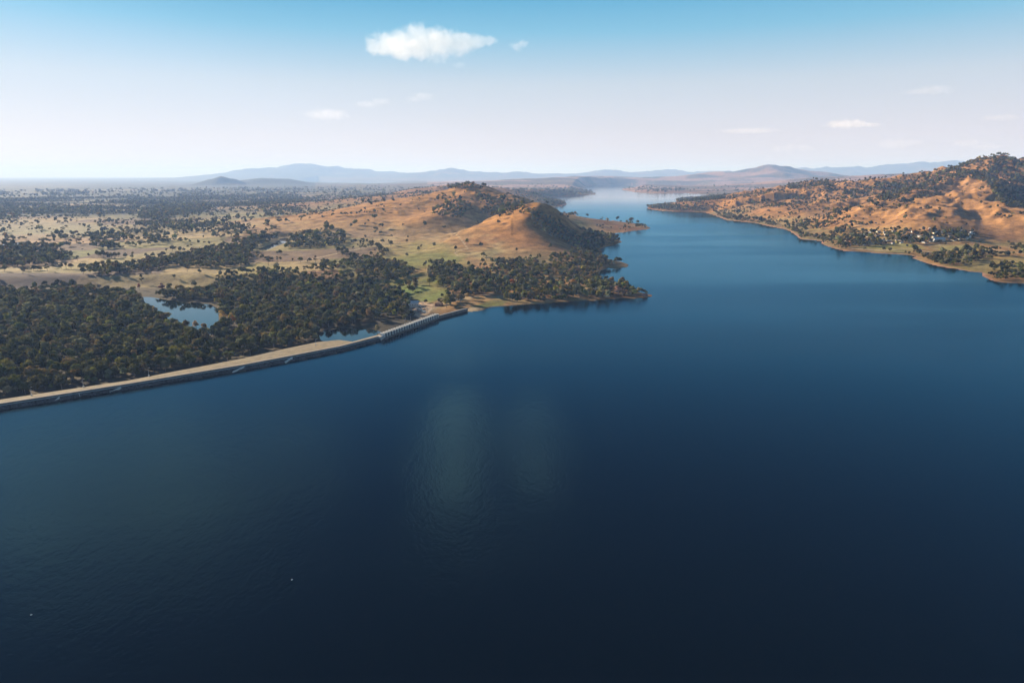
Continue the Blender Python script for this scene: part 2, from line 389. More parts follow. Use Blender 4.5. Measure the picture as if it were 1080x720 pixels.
def lake_mat():
    """ruffled open water: a dark body under a reflection that waves blur upwards; calmer lanes lie between wind patches"""
    m, nt, o = mat_new('lake_water'); L = nt.links.new
    tc = N(nt, 'ShaderNodeTexCoord')
    mp = N(nt, 'ShaderNodeMapping'); mp.inputs['Rotation'].default_value = (0, 0, R(25)); mp.inputs['Scale'].default_value = (1, 0.6, 1); L(tc.outputs['Object'], mp.inputs['Vector'])
    na = N(nt, 'ShaderNodeTexNoise'); na.inputs['Scale'].default_value = 1 / 2.6; na.inputs['Detail'].default_value = 5; na.inputs['Roughness'].default_value = .62; L(mp.outputs[0], na.inputs['Vector'])
    mp2 = N(nt, 'ShaderNodeMapping'); mp2.inputs['Rotation'].default_value = (0, 0, R(-24)); mp2.inputs['Scale'].default_value = (1 / 1500, 1 / 420, 1); L(tc.outputs['Object'], mp2.inputs['Vector'])
    nc = N(nt, 'ShaderNodeTexNoise'); nc.inputs['Scale'].default_value = 1.0; nc.inputs['Detail'].default_value = 5; nc.inputs['Roughness'].default_value = .55; nc.inputs['Distortion'].default_value = 0.9; L(mp2.outputs[0], nc.inputs['Vector'])
    mr = N(nt, 'ShaderNodeMapRange', interpolation_type='SMOOTHSTEP'); mr.inputs['From Min'].default_value = 0.30; mr.inputs['From Max'].default_value = 0.68; L(nc.outputs[0], mr.inputs['Value'])
    # the upper arm lies sheltered between the hills
    sp_ = N(nt, 'ShaderNodeSeparateXYZ'); L(tc.outputs['Object'], sp_.inputs[0])
    sh_ = N(nt, 'ShaderNodeMapRange', interpolation_type='SMOOTHSTEP'); sh_.inputs['From Min'].default_value = 3800; sh_.inputs['From Max'].default_value = 8500; sh_.inputs['To Min'].default_value = 1; sh_.inputs['To Max'].default_value = 0; L(sp_.outputs['Y'], sh_.inputs['Value'])
    wnd = N(nt, 'ShaderNodeMath', operation='MULTIPLY'); L(mr.outputs[0], wnd.inputs[0]); L(sh_.outputs[0], wnd.inputs[1])
    rg = N(nt, 'ShaderNodeMapRange'); rg.inputs['To Min'].default_value = LAKE_R[0]; rg.inputs['To Max'].default_value = LAKE_R[1]; L(wnd.outputs[0], rg.inputs['Value'])
    rs_ = N(nt, 'ShaderNodeMath', operation='MULTIPLY'); ro_ = N(nt, 'ShaderNodeMapRange'); ro_.inputs['To Min'].default_value = .45; ro_.inputs['To Max'].default_value = 1; L(sh_.outputs[0], ro_.inputs['Value']); L(rg.outputs[0], rs_.inputs[0]); L(ro_.outputs[0], rs_.inputs[1])
    bs = N(nt, 'ShaderNodeMapRange'); bs.inputs['To Min'].default_value = .35; bs.inputs['To Max'].default_value = 1.0; L(mr.outputs[0], bs.inputs['Value'])
    bp = N(nt, 'ShaderNodeBump'); bp.inputs['Distance'].default_value = 0.30; L(bs.outputs[0], bp.inputs['Strength']); L(na.outputs[0], bp.inputs['Height'])
    nb = N(nt, 'ShaderNodeTexNoise'); nb.inputs['Scale'].default_value = 1 / 11.0; nb.inputs['Detail'].default_value = 3; nb.inputs['Distortion'].default_value = .4; L(mp.outputs[0], nb.inputs['Vector'])
    b0 = N(nt, 'ShaderNodeBump'); b0.inputs['Distance'].default_value = 0.42; L(bs.outputs[0], b0.inputs['Strength']); L(nb.outputs[0], b0.inputs['Height']); L(b0.outputs[0], bp.inputs['Normal'])
    gl = N(nt, 'ShaderNodeBsdfGlossy', distribution='BECKMANN'); L(rs_.outputs[0], gl.inputs['Roughness'])
    ct_ = N(nt, 'ShaderNodeMix', data_type='RGBA'); ct_.inputs[6].default_value = (.96, .98, 1, 1); ct_.inputs[7].default_value = (.30, .74, 1.0, 1); L(sh_.outputs[0], ct_.inputs[0]); L(ct_.outputs[2], gl.inputs['Color']); L(bp.outputs[0], gl.inputs['Normal'])
    df = N(nt, 'ShaderNodeBsdfDiffuse'); df.inputs['Color'].default_value = (0.0002, 0.0012, 0.0024, 1)
    fr = N(nt, 'ShaderNodeFresnel'); fr.inputs['IOR'].default_value = 1.333
    fx_ = N(nt, 'ShaderNodeMapRange'); fx_.inputs['To Min'].default_value = .95; fx_.inputs['To Max'].default_value = .74; L(sh_.outputs[0], fx_.inputs['Value'])
    fm = N(nt, 'ShaderNodeMapRange'); fm.inputs['From Min'].default_value = .02; fm.inputs['To Min'].default_value = .012; L(fx_.outputs[0], fm.inputs['To Max']); L(fr.outputs[0], fm.inputs['Value'])
    mx = N(nt, 'ShaderNodeMixShader'); L(fm.outputs[0], mx.inputs[0]); L(df.outputs[0], mx.inputs[1]); L(gl.outputs[0], mx.inputs[2]); L(mx.outputs[0], o.inputs[0])
    return m
LAKE_R = (0.09, 0.25)
M_LAKE = lake_mat()
M_POND = water_mat('pond_water', (0.006, 0.014, 0.016), 0.05, 0.03, 0.0, False)

# ------------------------------------------------------------------ the ground
NC = 900
ang = np.radians(np.linspace(-50, 50, NC))
rr_ = [430.0]
while rr_[-1] < 90000:
    r = rr_[-1]; k = 0.0052 if r < 9000 else (0.0065 if r < 58000 else 0.05)
    rr_.append(r * (1 + k))
rr_ = np.array(rr_); NR = len(rr_)
RR, AA = np.meshgrid(rr_, ang, indexing='ij')
GX = (RR * np.sin(AA)).ravel(); GY = (RR * np.cos(AA)).ravel()
GZ, GD, GH, GW = height(GX, GY, True)
# true ground sinks with distance only a little; keep it level
PX, PY = proj(GX, GY, GZ)
Dg = np.hypot(GX, GY)

def mixc(c, col, w): return c + (np.array(col)[None, :] - c) * w[:, None]
def cover():
    n = len(GX)
    n1 = fbm(GX / 420, GY / 420, 61, 5); n2 = fbm(GX / 130, GY / 130, 71, 4); n3 = fbm(GX / 1700, GY / 1700, 81, 3)
    c = np.tile(np.array([0.30, 0.185, 0.075]), (n, 1))
    c = mixc(c, (0.25, 0.115, 0.042), sstep(-0.25, 0.4, n1 + n3 * 0.6))           # rusty dry grass
    c = mixc(c, (0.37, 0.265, 0.13), sstep(0.1, 0.5, n2 - n1 * 0.5))              # straw
    c = mixc(c, (0.17, 0.145, 0.05), sstep(0.12, 0.5, -n1 + 0.3 * n2) * 0.7)      # greener hollows
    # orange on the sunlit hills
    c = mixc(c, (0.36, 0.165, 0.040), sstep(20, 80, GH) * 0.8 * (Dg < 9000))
    # right shore hills are redder
    u = GX / np.maximum(GY, 1)
    c = mixc(c, (0.33, 0.18, 0.080), sstep(0.25, 0.45, u) * 0.6 * sstep(8, 50, GZ))
    c = mixc(c, (0.195, 0.165, 0.065), sstep(0.12, 0.3, u) * sstep(45, 12, GZ) * sstep(-.25, .3, n2 + .5 * n1) * .75 * (Dg < 8000))
    # paddocks on the plain: a patchwork
    th = R(17); X = GX * math.cos(th) + GY * math.sin(th); Y = -GX * math.sin(th) + GY * math.cos(th)
    X = X + 40 * gnoise(GX / 600, GY / 600, 91)
    ci = np.floor(Y / 260); cj = np.floor(X / 430 + _hash(ci, ci * 0, 5) / 4294967296.0)
    hsh = _hash(cj, ci, 3) / 4294967296.0; h2 = _hash(cj, ci, 8) / 4294967296.0
    plain = sstep(45, 12, GH) * sstep(-0.10, -0.24, u) * (GW < 0.4)
    pal = np.array([(0.31, 0.225, 0.10), (0.24, 0.20, 0.075), (0.155, 0.155, 0.055), (0.26, 0.145, 0.075), (0.20, 0.16, 0.075), (0.12, 0.08, 0.055), (0.32, 0.21, 0.12), (0.17, 0.165, 0.06)])
    pc = pal[(hsh * 7.999).astype(int)]
    c = c + (pc - c) * (plain * (0.72 + 0.26 * h2))[:, None]
    # far woods on the plain and on the ranges
    st = fbm(GX / 4200, GY / 800, 101, 5)
    fw = sstep(-0.12, 0.12, st + lerp(-0.18, 0.30, sstep(4000, 10000, Dg)) * 1.0 - 0.5 * sstep(-0.5, -0.25, u) * sstep(14000, 9000, Dg) * (u < 0.1)) * sstep(3600, 5600, Dg)
    fw *= np.where(u > -0.28, 0.55, 1.0)
    c = mixc(c, (0.030, 0.042, 0.024), fw * 0.93)
    mt = sstep(60, 220, GH) * sstep(9000, 12000, Dg)
    c = mixc(c, (0.045, 0.055, 0.03), mt * sstep(-0.3, 0.1, fbm(GX / 900, GY / 900, 111, 4) + lerp(.12, -.12, sstep(-.1, .1, u)) + 0.25 * (u > 0.42) * (Dg > 20000)))
    c = mixc(c, (0.46, 0.26, 0.17), sstep(-0.12, 0.12, fbm(GX / 1400, GY / 1400, 123, 4)) * sstep(9000, 12000, Dg) * (u > -0.12) * (Dg < 32000) * 0.9)
    # leaf litter and bare ground under the woods below the dam
    c = c * (1 + .34 * fbm(GX / 48, GY / 48, 141, 3) + .18 * n2)[:, None]
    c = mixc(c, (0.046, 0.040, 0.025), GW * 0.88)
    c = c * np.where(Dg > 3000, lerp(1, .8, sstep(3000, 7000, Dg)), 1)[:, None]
    # shore: bare reddish bank; near headland's bank painted darker for shade under trees
    bw = 6.5 + 6 * gnoise(GX / 90, GY / 90, 131)
    sh = sstep(1.0, 0.3, GD / np.maximum(bw, 3) / lerp(1, 1.6, (u > 0.2).astype(float)))
    shc = np.where(((u < 0.2) & (Dg < 2300))[:, None], np.array([[0.12, 0.088, 0.055]]), np.array([[0.33, 0.175, 0.115]]))
    c = c + (shc - c) * (sh * (GD > -6) * 0.9)[:, None]
    return c
TINT = cover()
def paint(poly, col, soft=1.2, k=1.0, nz=0.0):
    P = np.stack([PX, PY], 1)
    a = np.array(poly, float); m = (PX > a[:, 0].min() - 8) & (PX < a[:, 0].max() + 8) & (PY > a[:, 1].min() - 8) & (PY < a[:, 1].max() + 8) & (GD > 4)
    if not m.any(): return
    Q = P[m]
    if nz: Q = Q + nz * np.stack([gnoise(GX[m] / 50, GY[m] / 50, 7), gnoise(GX[m] / 50, GY[m] / 50, 8) * 0.5], 1)
    w = sstep(soft, -soft, sdf(Q, poly)) * k * (0.8 + 0.35 * gnoise(GX[m] / 70, GY[m] / 70, 77))
    TINT[m] = mixc(TINT[m], col, np.clip(w, 0, 1))
GREEN = (0.112, 0.158, 0.030); YGREEN = (0.22, 0.20, 0.05); STRAW = (0.33, 0.255, 0.12)
paint([(408, 279), (425, 272), (445, 267), (470, 265), (486, 272), (480, 282), (455, 283), (428, 284)], GREEN, 3, 0.9, 3)
paint([(400, 262), (440, 254), (475, 258), (490, 268), (500, 285), (450, 284), (400, 275)], YGREEN, 4, 0.7, 4)
paint([(398, 303), (430, 297), (455, 290), (470, 295), (474, 312), (455, 319), (430, 315)], GREEN, 2, 0.9, 2)
paint([(385, 300), (420, 292), (450, 285), (455, 292), (420, 301), (395, 306)], YGREEN, 2, 0.8, 2)
paint([(497, 324), (518, 316.5), (536, 317), (531, 321.5), (512, 324.5)], GREEN, 1.2, 0.9, 1)
paint([(489, 327), (497, 324), (512, 324.5), (506, 328), (495, 330)], (0.40, 0.32, 0.21), 0.8, 0.95)
paint([(905, 261), (935, 257), (965, 256), (978, 262), (945, 265.5)], (0.22, 0.21, 0.06), 1.2, 0.85, 2)
paint([(985, 262), (1020, 258), (1050, 262), (1030, 268)], (0.24, 0.22, 0.08), 1.2, 0.8, 2)
paint([(1000, 282), (1040, 270), (1090, 275), (1090, 292), (1045, 290)], (0.24, 0.19, 0.07), 2, 0.8, 2)
paint([(870, 248), (900, 240), (960, 240), (945, 247), (890, 252)], (0.34, 0.22, 0.075), 1.5, 0.75, 2)
paint([(-20, 288), (-20, 282), (60, 281), (110, 274), (180, 262), (255, 253), (255, 262), (150, 278), (95, 288)], (0.30, 0.25, 0.105), 1.5, 0.85, 2)
paint([(90, 292), (150, 290), (215, 285), (262, 282), (300, 277), (330, 285), (250, 288), (225, 296), (215, 304), (165, 303), (110, 303)], (0.30, 0.225, 0.095), 1.5, 0.85, 2)
paint([(245, 293), (250, 283), (275, 276), (310, 283), (330, 292), (260, 296)], YGREEN, 2, 0.6, 2)
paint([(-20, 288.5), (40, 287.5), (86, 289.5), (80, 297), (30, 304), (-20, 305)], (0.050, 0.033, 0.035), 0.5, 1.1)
paint([(392, 350), (394, 339), (425, 336.5), (438, 338), (441, 341), (420, 347), (404, 352)], (0.045, 0.040, 0.026), 1, .95)  # shadowed flat behind the spillway, its shade painted into the ground colour
paint([(140, 274), (165, 270), (205, 266), (210, 268), (170, 274)], (0.17, 0.11, 0.065), 1, 0.85)
paint([(235, 257), (240, 250), (272, 247), (275, 254), (255, 258)], (0.15, 0.085, 0.06), 0.8, 0.9)
paint([(-20, 252), (-20, 232), (60, 234), (120, 238), (100, 245), (40, 252)], (0.24, 0.20, 0.115), 2, 0.8, 3)
paint([(431, 327), (437, 320), (448, 318), (458, 321), (452, 331), (443, 336)], (0.42, 0.30, 0.21), 0.8, 0.95)
def track(pts, w, col):
    P = np.stack([PX, PY], 1); a = np.array(pts, float)
    m = (PX > a[:, 0].min() - 4) & (PX < a[:, 0].max() + 4) & (PY > a[:, 1].min() - 4) & (PY < a[:, 1].max() + 4) & (GD > 3)
    d, _, _ = seg_dist(P[m] * [1, 1.6], a[:-1] * [1, 1.6], a[1:] * [1, 1.6])
    TINT[m] = mixc(TINT[m], col, sstep(w, w * 0.4, d) * 0.8)
track([(480, 246), (486, 252), (491, 259), (494, 262), (484, 264), (480, 267), (483, 270)], 0.8, (0.42, 0.32, 0.2))
track([(310, 278), (330, 273), (352, 268), (380, 262), (400, 258)], 0.7, (0.40, 0.30, 0.18))
track([(120, 262), (200, 249), (262, 240)], 0.6, (0.42, 0.33, 0.22))
track([(898, 262), (930, 264), (962, 262), (1000, 270), (1040, 262), (1085, 268)], 0.7, (0.40, 0.30, 0.22))
track([(440, 336), (455, 326), (470, 318), (500, 313), (540, 305), (580, 300), (630, 303)], 0.8, (0.36, 0.30, 0.22))

idx = np.arange(NR * NC).reshape(NR, NC)
Fg = np.stack([idx[:-1, :-1], idx[:-1, 1:], idx[1:, 1:], idx[1:, :-1]], -1).reshape(-1, 4)[:, ::-1]
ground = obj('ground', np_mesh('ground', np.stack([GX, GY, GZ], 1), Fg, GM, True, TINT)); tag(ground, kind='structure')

# lake surface: cells of a coarser fan that reach a little under the banks
a2 = np.radians(np.linspace(-56, 56, 420)); r2 = [40.0]
while r2[-1] < 26000: r2.append(r2[-1] * (1.012 if 500 < r2[-1] < 6000 else 1.04))
r2 = np.array(r2); R2, A2 = np.meshgrid(r2, a2, indexing='ij'); wx = (R2 * np.sin(A2)).ravel(); wy = (R2 * np.cos(A2)).ravel()
dw = sdf(np.stack([wx, wy], 1), LAKE); dn = sdf(np.stack([wx, wy], 1), DOWN)
i2 = np.arange(len(wx)).reshape(len(r2), len(a2))
Fw = np.stack([i2[:-1, :-1], i2[:-1, 1:], i2[1:, 1:], i2[1:, :-1]], -1).reshape(-1, 4)[:, ::-1]
okv = (dw < 14) & ((dn > -2) | (dw < 2)) | (dw < 1)
Fw = Fw[okv[Fw].all(1)]
used = np.unique(Fw); re = np.full(len(wx), -1); re[used] = np.arange(len(used))
Vw = np.stack([wx, wy, wx * 0], 1)[used]
# close the fan behind and under the camera
n0 = len(Vw); back = []
ring0 = i2[0]; 
Vb = [(-0.0, -3000, 0), (-3000, -3000, 0), (3000, -3000, 0)]
lake = obj('lake_water', np_mesh('lake_water', Vw, re[Fw], M_LAKE, True)); tag(lake, kind='structure')
bmw = bmesh.new(); bmw.from_mesh(lake.data); bmw.verts.ensure_lookup_table()
arc = [bmw.verts[re[i]] for i in ring0]
sideR = [bmw.verts[re[i2[k, -1]]] for k in range(0, len(r2)) if re[i2[k, -1]] >= 0 and r2[k] < 1400]
sideL = [bmw.verts[re[i2[k, 0]]] for k in range(0, len(r2)) if re[i2[k, 0]] >= 0 and r2[k] < 700]
c1 = bmw.verts.new((4000, -3000, 0)); c0 = bmw.verts.new((-4000, -3000, 0))
bmw.faces.new([c0, c1] + list(reversed(sideR))[:-1] + list(reversed(arc)) + sideL[1:])
bmesh.ops.triangulate(bmw, faces=[f for f in bmw.faces if len(f.verts) > 4]); bmesh.ops.recalc_face_normals(bmw, faces=bmw.faces)
for f in bmw.faces:
    if f.normal.z < 0: f.normal_flip()
bmw.to_mesh(lake.data); bmw.free()

for poly, lev, nm in PONDW:
    c = np.mean(poly, 0); q = [(c[0] + (p[0] - c[0]) * 1.02, c[1] + (p[1] - c[1]) * 1.02, lev - 0.1) for p in poly]
    bmw = bmesh.new(); f = bmw.faces.new([bmw.verts.new(p) for p in q]); bmesh.ops.triangulate(bmw, faces=[f])
    for f in bmw.faces:
        if f.normal.z < 0: f.normal_flip()
    me = bpy.data.meshes.new(nm + '_water'); bmw.to_mesh(me); bmw.free(); me.materials.append(M_POND)
    tag(obj(nm + '_water', me), kind='structure')

# ------------------------------------------------------------------ the embankment dam
M_ROCK = simple('riprap_rock', (0.060, 0.056, 0.056), 0.9, 0.85, 0.45, 0.8)
M_EARTH = simple('dry_grass_berm', (0.20, 0.155, 0.092), 0.95, 0.25, 0.12, 0.2)
M_ROAD = simple('crest_gravel', (0.26, 0.22, 0.175), 0.95, 0.15, 0.3)
M_CONC = simple('weathered_concrete', (0.42, 0.39, 0.35), 0.85, 0.18, 0.25)
M_LCONC = simple('pale_concrete', (0.62, 0.58, 0.52), 0.8, 0.12, 0.3)
M_DCONC = simple('stained_concrete', (0.13, 0.115, 0.10), 0.85, 0.35, 0.2)
M_STEEL = simple('grey_steel', (0.30, 0.31, 0.32), 0.5, 0.1, 1.0)
M_GATE = simple('gate_steel', (0.05, 0.055, 0.06), 0.6, 0.2, 0.4)
M_WHITE = simple('white_paint', (0.58, 0.57, 0.54), 0.6, 0.06, 0.5)

def resample(px, z, xs):
    """polyline through photo points at level z, as a function of the photo's x"""
    a = np.array(px, float); return np.array([at(x, np.interp(x, a[:, 0], a[:, 1]), z) for x in xs])
xs = np.concatenate([np.arange(-120, 405.6, 2.4), [405.6]])
WL = resample(DAM[1:11], 0.0, xs)
FR = resample([(-120, 446.5), (-40, 433), (0, 425.8), (67, 415.6), (135, 405), (187, 396.5), (255, 385), (300, 376.5), (360, 365), (405.6, 353.2)], 5.0, xs)
BK = resample([(-120, 441), (-40, 427.5), (0, 420.5), (67, 410.5), (135, 400.5), (187, 390.4), (255, 377.5), (300, 367.2), (335, 360), (357, 357.8), (372, 359.6), (405.6, 350.6)], 5.0, xs)
perp = np.gradient(WL, axis=0)[:, :2]; perp /= np.linalg.norm(perp, axis=1)[:, None]; outw = np.stack([perp[:, 1], -perp[:, 0]], 1)   # towards the lake
def off(L, dd, z):
    q = L.copy(); q[:, :2] += outw * dd; q[:, 2] = z; return q
emb = empty('earth_embankment', WL[len(WL) // 2])
tag(emb, 'long low earth dam embankment with tan crest and dark rock face along the lake', 'embankment')
def child_of(o, p):
    o.parent = p; o.matrix_parent_inverse = Matrix.Translation(-Vector(p.location)); return o
LEDGE = FR + (WL - FR) * 0.22; LEDGE[:, 2] = 3.9
LEDGE2 = LEDGE.copy(); LEDGE2[:, :2] += outw * 2.3
rows = []
for k in range(9):
    t = k / 8; q = lerp(off(WL, 6, -3.0), LEDGE2 - [0, 0, 0.25], t) if True else None
    q = q + np.stack([rng.normal(0, 0.35, len(xs)), rng.normal(0, 0.35, len(xs)), rng.normal(0, 0.32, len(xs)) * (0.2 < t < 0.99)], 1); rows.append(q)
child_of(MB().loft(rows).build('rock_facing', M_ROCK), emb)
child_of(MB().loft([LEDGE2, LEDGE]).build('walkway_ledge', M_LCONC), emb)
W0 = LEDGE + [0, 0, 0.003]; W0b = W0.copy(); W0b[:, :2] -= outw * 0.5
up = np.array([0, 0, 1.9])
child_of(MB().loft([W0, W0 + up, W0b + up, W0b]).build('wave_wall', M_DCONC), emb)
RD = W0b.copy(); RD[:, 2] = 4.9
RDB = RD + (BK - RD) * 0.999; 
wroad = np.minimum(np.linalg.norm((BK - RD)[:, :2], axis=1) * 0.8, 7.0); RD2 = RD.copy(); RD2[:, :2] -= outw * wroad[:, None]; RD2[:, 2] = 5.0
child_of(MB().loft([RD, RD2]).build('crest_road', M_ROAD), emb)
BK2 = BK.copy(); BK2[:, 2] = 4.2
mid = lerp(RD2, BK2, 0.5) + [0, 0, 0.15]
TOE = BK2.copy(); TOE[:, :2] -= outw * 26; TOE[:, 2] = -11
child_of(MB().loft([RD2, mid, BK2, TOE]).build('grass_berm', M_EARTH), emb)
for x0, x1 in ((115.5, 127), (246, 256), (299, 307), (58, 63)):
    i0 = int(np.argmin(abs(xs - x0))); i1 = max(int(np.argmin(abs(xs - x1))), i0 + 1)
    p = lerp(off(WL, 0.5, 0.2)[i0], WL[i0], 0.3); q = LEDGE2[i1]
    dv = outw[i0] * 3.2
    P = [p, q, q - [dv[0] * .2, dv[1] * .2, 0], q + [dv[0], dv[1], -1.2], p + [dv[0], dv[1], -0.2]]
    mb = MB(); A = np.array([p[0], p[1], 0.9]); B = np.array([q[0], q[1], 4.1])
    # a slanting concrete ramp across the rock face
    dirv = B - A; side = np.array([outw[i0][0], outw[i0][1], 0]) * 2.2
    mb.add([A - side * .4, A + side, B + side * .8, B - side * .4, A - side * .4 - [0, 0, 3], A + side - [0, 0, 3], B + side * .8 - [0, 0, 3], B - side * .4 - [0, 0, 3]],
           [(0, 1, 2, 3), (7, 6, 5, 4), (0, 4, 5, 1), (1, 5, 6, 2), (2, 6, 7, 3), (3, 7, 4, 0)])
    child_of(mb.build('access_ramp', M_LCONC), emb)

# ------------------------------------------------------------------ the concrete spillway
SA = at(405.6, 357.6); SB = at(462, 336.5); SE = at(491, 328.7)
sdir = SB - SA; SL = np.linalg.norm(sdir[:2]); sang = math.atan2(sdir[1], sdir[0])
sp = empty('concrete_spillway', SA, sang)
tag(sp, 'long concrete spillway with a row of pale gate piers at the end of the dam', 'spillway')
# local frame: +X along the dam, -Y to the lake
MB().box((SL / 2, 5.0, -3.45), (SL, 12.4, 13.0)).build('weir_wall', M_DCONC, sp)
NP = 22; stp = SL / NP
for i in range(NP + 1):
    mb = MB(); x = i * stp
    mb.box((x, 3.2, 6.0), (2.4, 8.0, 6.2)); mb.box((x, 3.1, 9.3), (2.8, 8.6, 0.5)); mb.box((x, -1.1, 5.6), (1.2, .62, 5.2))
    mb.build('pier', M_LCONC, sp)
for i in range(NP):
    mb = MB(); x = (i + .5) * stp
    mb.box((x, 0.6, 5.6), (stp - 2.45, 0.5, 5.0)); mb.box((x, 0.27, 6.8), (stp - 2.5, 0.2, 0.4)); mb.box((x, 0.27, 4.8), (stp - 2.5, 0.2, 0.4))
    mb.build('sluice_gate', M_GATE, sp)
MB().box((SL / 2, 9.3, 7.6), (SL + 4, 4.2, 0.7)).build('bridge_deck', M_DCONC, sp)
for s_ in (7.3, 11.3):
    mb = MB(); mb.box((SL / 2, s_, 8.95), (SL + 4, 0.12, 0.12)); mb.box((SL / 2, s_, 8.45), (SL + 4, 0.08, 0.08))
    for i in range(60): mb.box(((i + .5) * (SL + 4) / 60 - 2, s_, 8.45), (0.1, 0.1, 0.98))
    mb.build('railing', M_STEEL, sp)
MB().box((-5.5, 5.0, -0.7), (8.0, 11, 12)).box((-5.5, 5, 5.6), (6, 8, 0.6)).build('end_block', M_CONC, sp)
# abutment wall on to the shore
v = SE - SB; AL = np.linalg.norm(v[:2]) + 6; aang = math.atan2(v[1], v[0])
aw = empty('abutment_wall', SB, aang); tag(aw, 'plain dark concrete wall running from the spillway piers to the grassy shore', 'wall')
MB().box((AL / 2 + 1.2, 3.0, -2.5), (AL, 6.0, 15.5)).build('wall', M_DCONC, aw)
MB().box((AL / 2 + 1.2, 1.0, 5.55), (AL, 1.2, 0.6)).build('parapet', M_CONC, aw)

# ------------------------------------------------------------------ small things on and by the dam
def lamp_post(px, py, h, label):
    p = at(px, py, 5.0); o = empty('lamp_post', p); tag(o, label, 'lamp post', 'lamp posts on the dam crest')
    MB().tube([(0, 0, -0.6), (0, 0, h * .5), (0, 0, h)], [0.28, 0.2, 0.14], 8).build('pole', M_STEEL, o)
    MB().tube([(0, 0, h - .15), (0.9, -.3, h + .35), (2.0, -.7, h + .45)], [0.1, 0.09, 0.08]).build('arm', M_STEEL, o)
    MB().box((2.4, -.82, h + .42), (1.1, .45, .2)).build('lamp_head', M_WHITE, o)
    MB().box((0, 0, 0.2), (1.6, 1.6, 1.4), 0.2, 0.8).build('footing', M_LCONC, o)
lamp_post(33, 416.5, 9.5, 'thin lamp post nearest the far left end of the dam crest')
lamp_post(88, 407.5, 9.0, 'thin lamp post midway between the other two posts on the dam crest')
lamp_post(157, 396.0, 10.0, 'thin lamp post third from left on the dam crest, on its back edge')
lamp_post(333, 363.5, 8.5, 'thin lamp post where the tan crest widens beside the lower pond')
p = at(84, 418.6, 0.0)
o = empty('marker_post', p); tag(o, 'short white marker post at the foot of the dark rock face', 'marker post')
MB().tube([(0, 0, -2), (0, 0, 3.2)], [0.35, 0.35], 8).build('post', M_WHITE, o); MB().box((0, 0, 3.5), (1.0, .25, .9)).build('sign_board', M_WHITE, o)
def buoy(px, py, s, label):
    o = empty('buoy', at(px, py, 0.0), 0.5); tag(o, label, 'buoy')
    mb = MB(); ring = [(-1.0, .12), (-.8, .42), (-.3, .55), (.3, .55), (.8, .42), (1.0, .12)]
    mb.tube([(x * s, 0, .18 * s) for x, _ in ring], [r * s for _, r in ring], 10); mb.build('float', M_WHITE, o, True)
    MB().tube([(0, 0, .5 * s), (0, 0, 1.1 * s)], [.07 * s, .07 * s]).build('mast', M_STEEL, o); MB().tube([(0, 0, 1.1 * s), (0, 0, 1.35 * s)], [.16 * s, .1 * s]).build('cap', M_WHITE, o)
buoy(33, 648, 0.55, 'small white buoy floating on the water near the lower left edge')
buoy(308, 611, 0.6, 'small pale buoy floating alone on the dark open water')

# ------------------------------------------------------------------ trees
COLORS = {'dark olive': (0.092, 0.088, 0.030), 'grey-green': (0.125, 0.120, 0.064), 'brownish': (0.150, 0.108, 0.046), 'yellow-green': (0.150, 0.138, 0.034), 'blackish green': (0.040, 0.046, 0.022)}
CW = [('dark olive', .40), ('grey-green', .20), ('brownish', .13), ('yellow-green', .08), ('blackish green', .18)]
LM = {k: leaf_mat('foliage_' + k.replace(' ', '_').replace('-', '_'), v) for k, v in COLORS.items()}
M_TINT = leaf_mat('foliage_mixed')
M_BARK = simple('gum_bark', (0.20, 0.16, 0.125), 0.9, 0.4, 0.8)

def crown_arrays(seed, lobes, per, Rr, Hh, base, leaf, squash=0.8):
    """leaf clumps on several rounded masses of twigs: (V,F) of quads, about unit colour"""
    g = np.random.default_rng(seed); C = []; rad = []
    for k in range(lobes):
        a = 2 * math.pi * (k * 0.382 + g.uniform(0, .12)); q = math.sqrt((k + .4) / lobes) * g.uniform(.6, 1.25)
        rl = Rr * g.uniform(.28, .54) if lobes > 1 else Rr
        rxy = max(Rr - rl, 0) * q
        zc = base + (Hh - base) * (g.uniform(.22, .66) + .28 * max(0, 1 - q)) if lobes > 1 else (base + Hh) / 2
        C.append((rxy * math.cos(a), rxy * math.sin(a), zc)); rad.append(rl)
    V = []; n = 0
    for c, rl in zip(C, rad):
        for i in range(per):
            z = g.uniform(-0.45, 1.0); a = g.uniform(0, 2 * math.pi); s = math.sqrt(max(0, 1 - z * z))
            nrm = np.array([s * math.cos(a), s * math.sin(a), z]); k = g.uniform(.72, 1.06)
            p = np.array(c) + nrm * np.array([rl, rl, rl * squash]) * k
            nj = nrm + g.normal(0, .2, 3); nj /= np.linalg.norm(nj)
            t = np.cross(nj, g.normal(0, 1, 3)); t /= np.linalg.norm(t); b_ = np.cross(nj, t)
            l1 = leaf * g.uniform(.6, 1.35); l2 = leaf * g.uniform(.45, 1.1)
            cor = [(-1, -.6), (.5, -1), (1, .55), (-.4, 1)]
            for cx, cy in cor: V.append(p + t * l1 * cx * g.uniform(.75, 1.2) + b_ * l2 * cy * g.uniform(.75, 1.2))
    V = np.array(V); F = np.arange(len(V)).reshape(-1, 4)
    return V, F, C
def trunk_mb(C, base, r0, seed):
    g = random.Random(seed); mb = MB(); top = base * 0.75 + 0.6
    mb.tube([(0, 0, -1.2), (0.1, 0, top * .5), (g.uniform(-.4, .4), g.uniform(-.4, .4), top)], [r0 * 1.25, r0, r0 * .8], 7)
    for c in C[:5]:
        mb.tube([(0, 0, top - .4), (c[0] * .45, c[1] * .45, top + (c[2] - top) * .6), (c[0] * .9, c[1] * .9, c[2])], [r0 * .6, r0 * .38, r0 * .15], 5)
    return mb
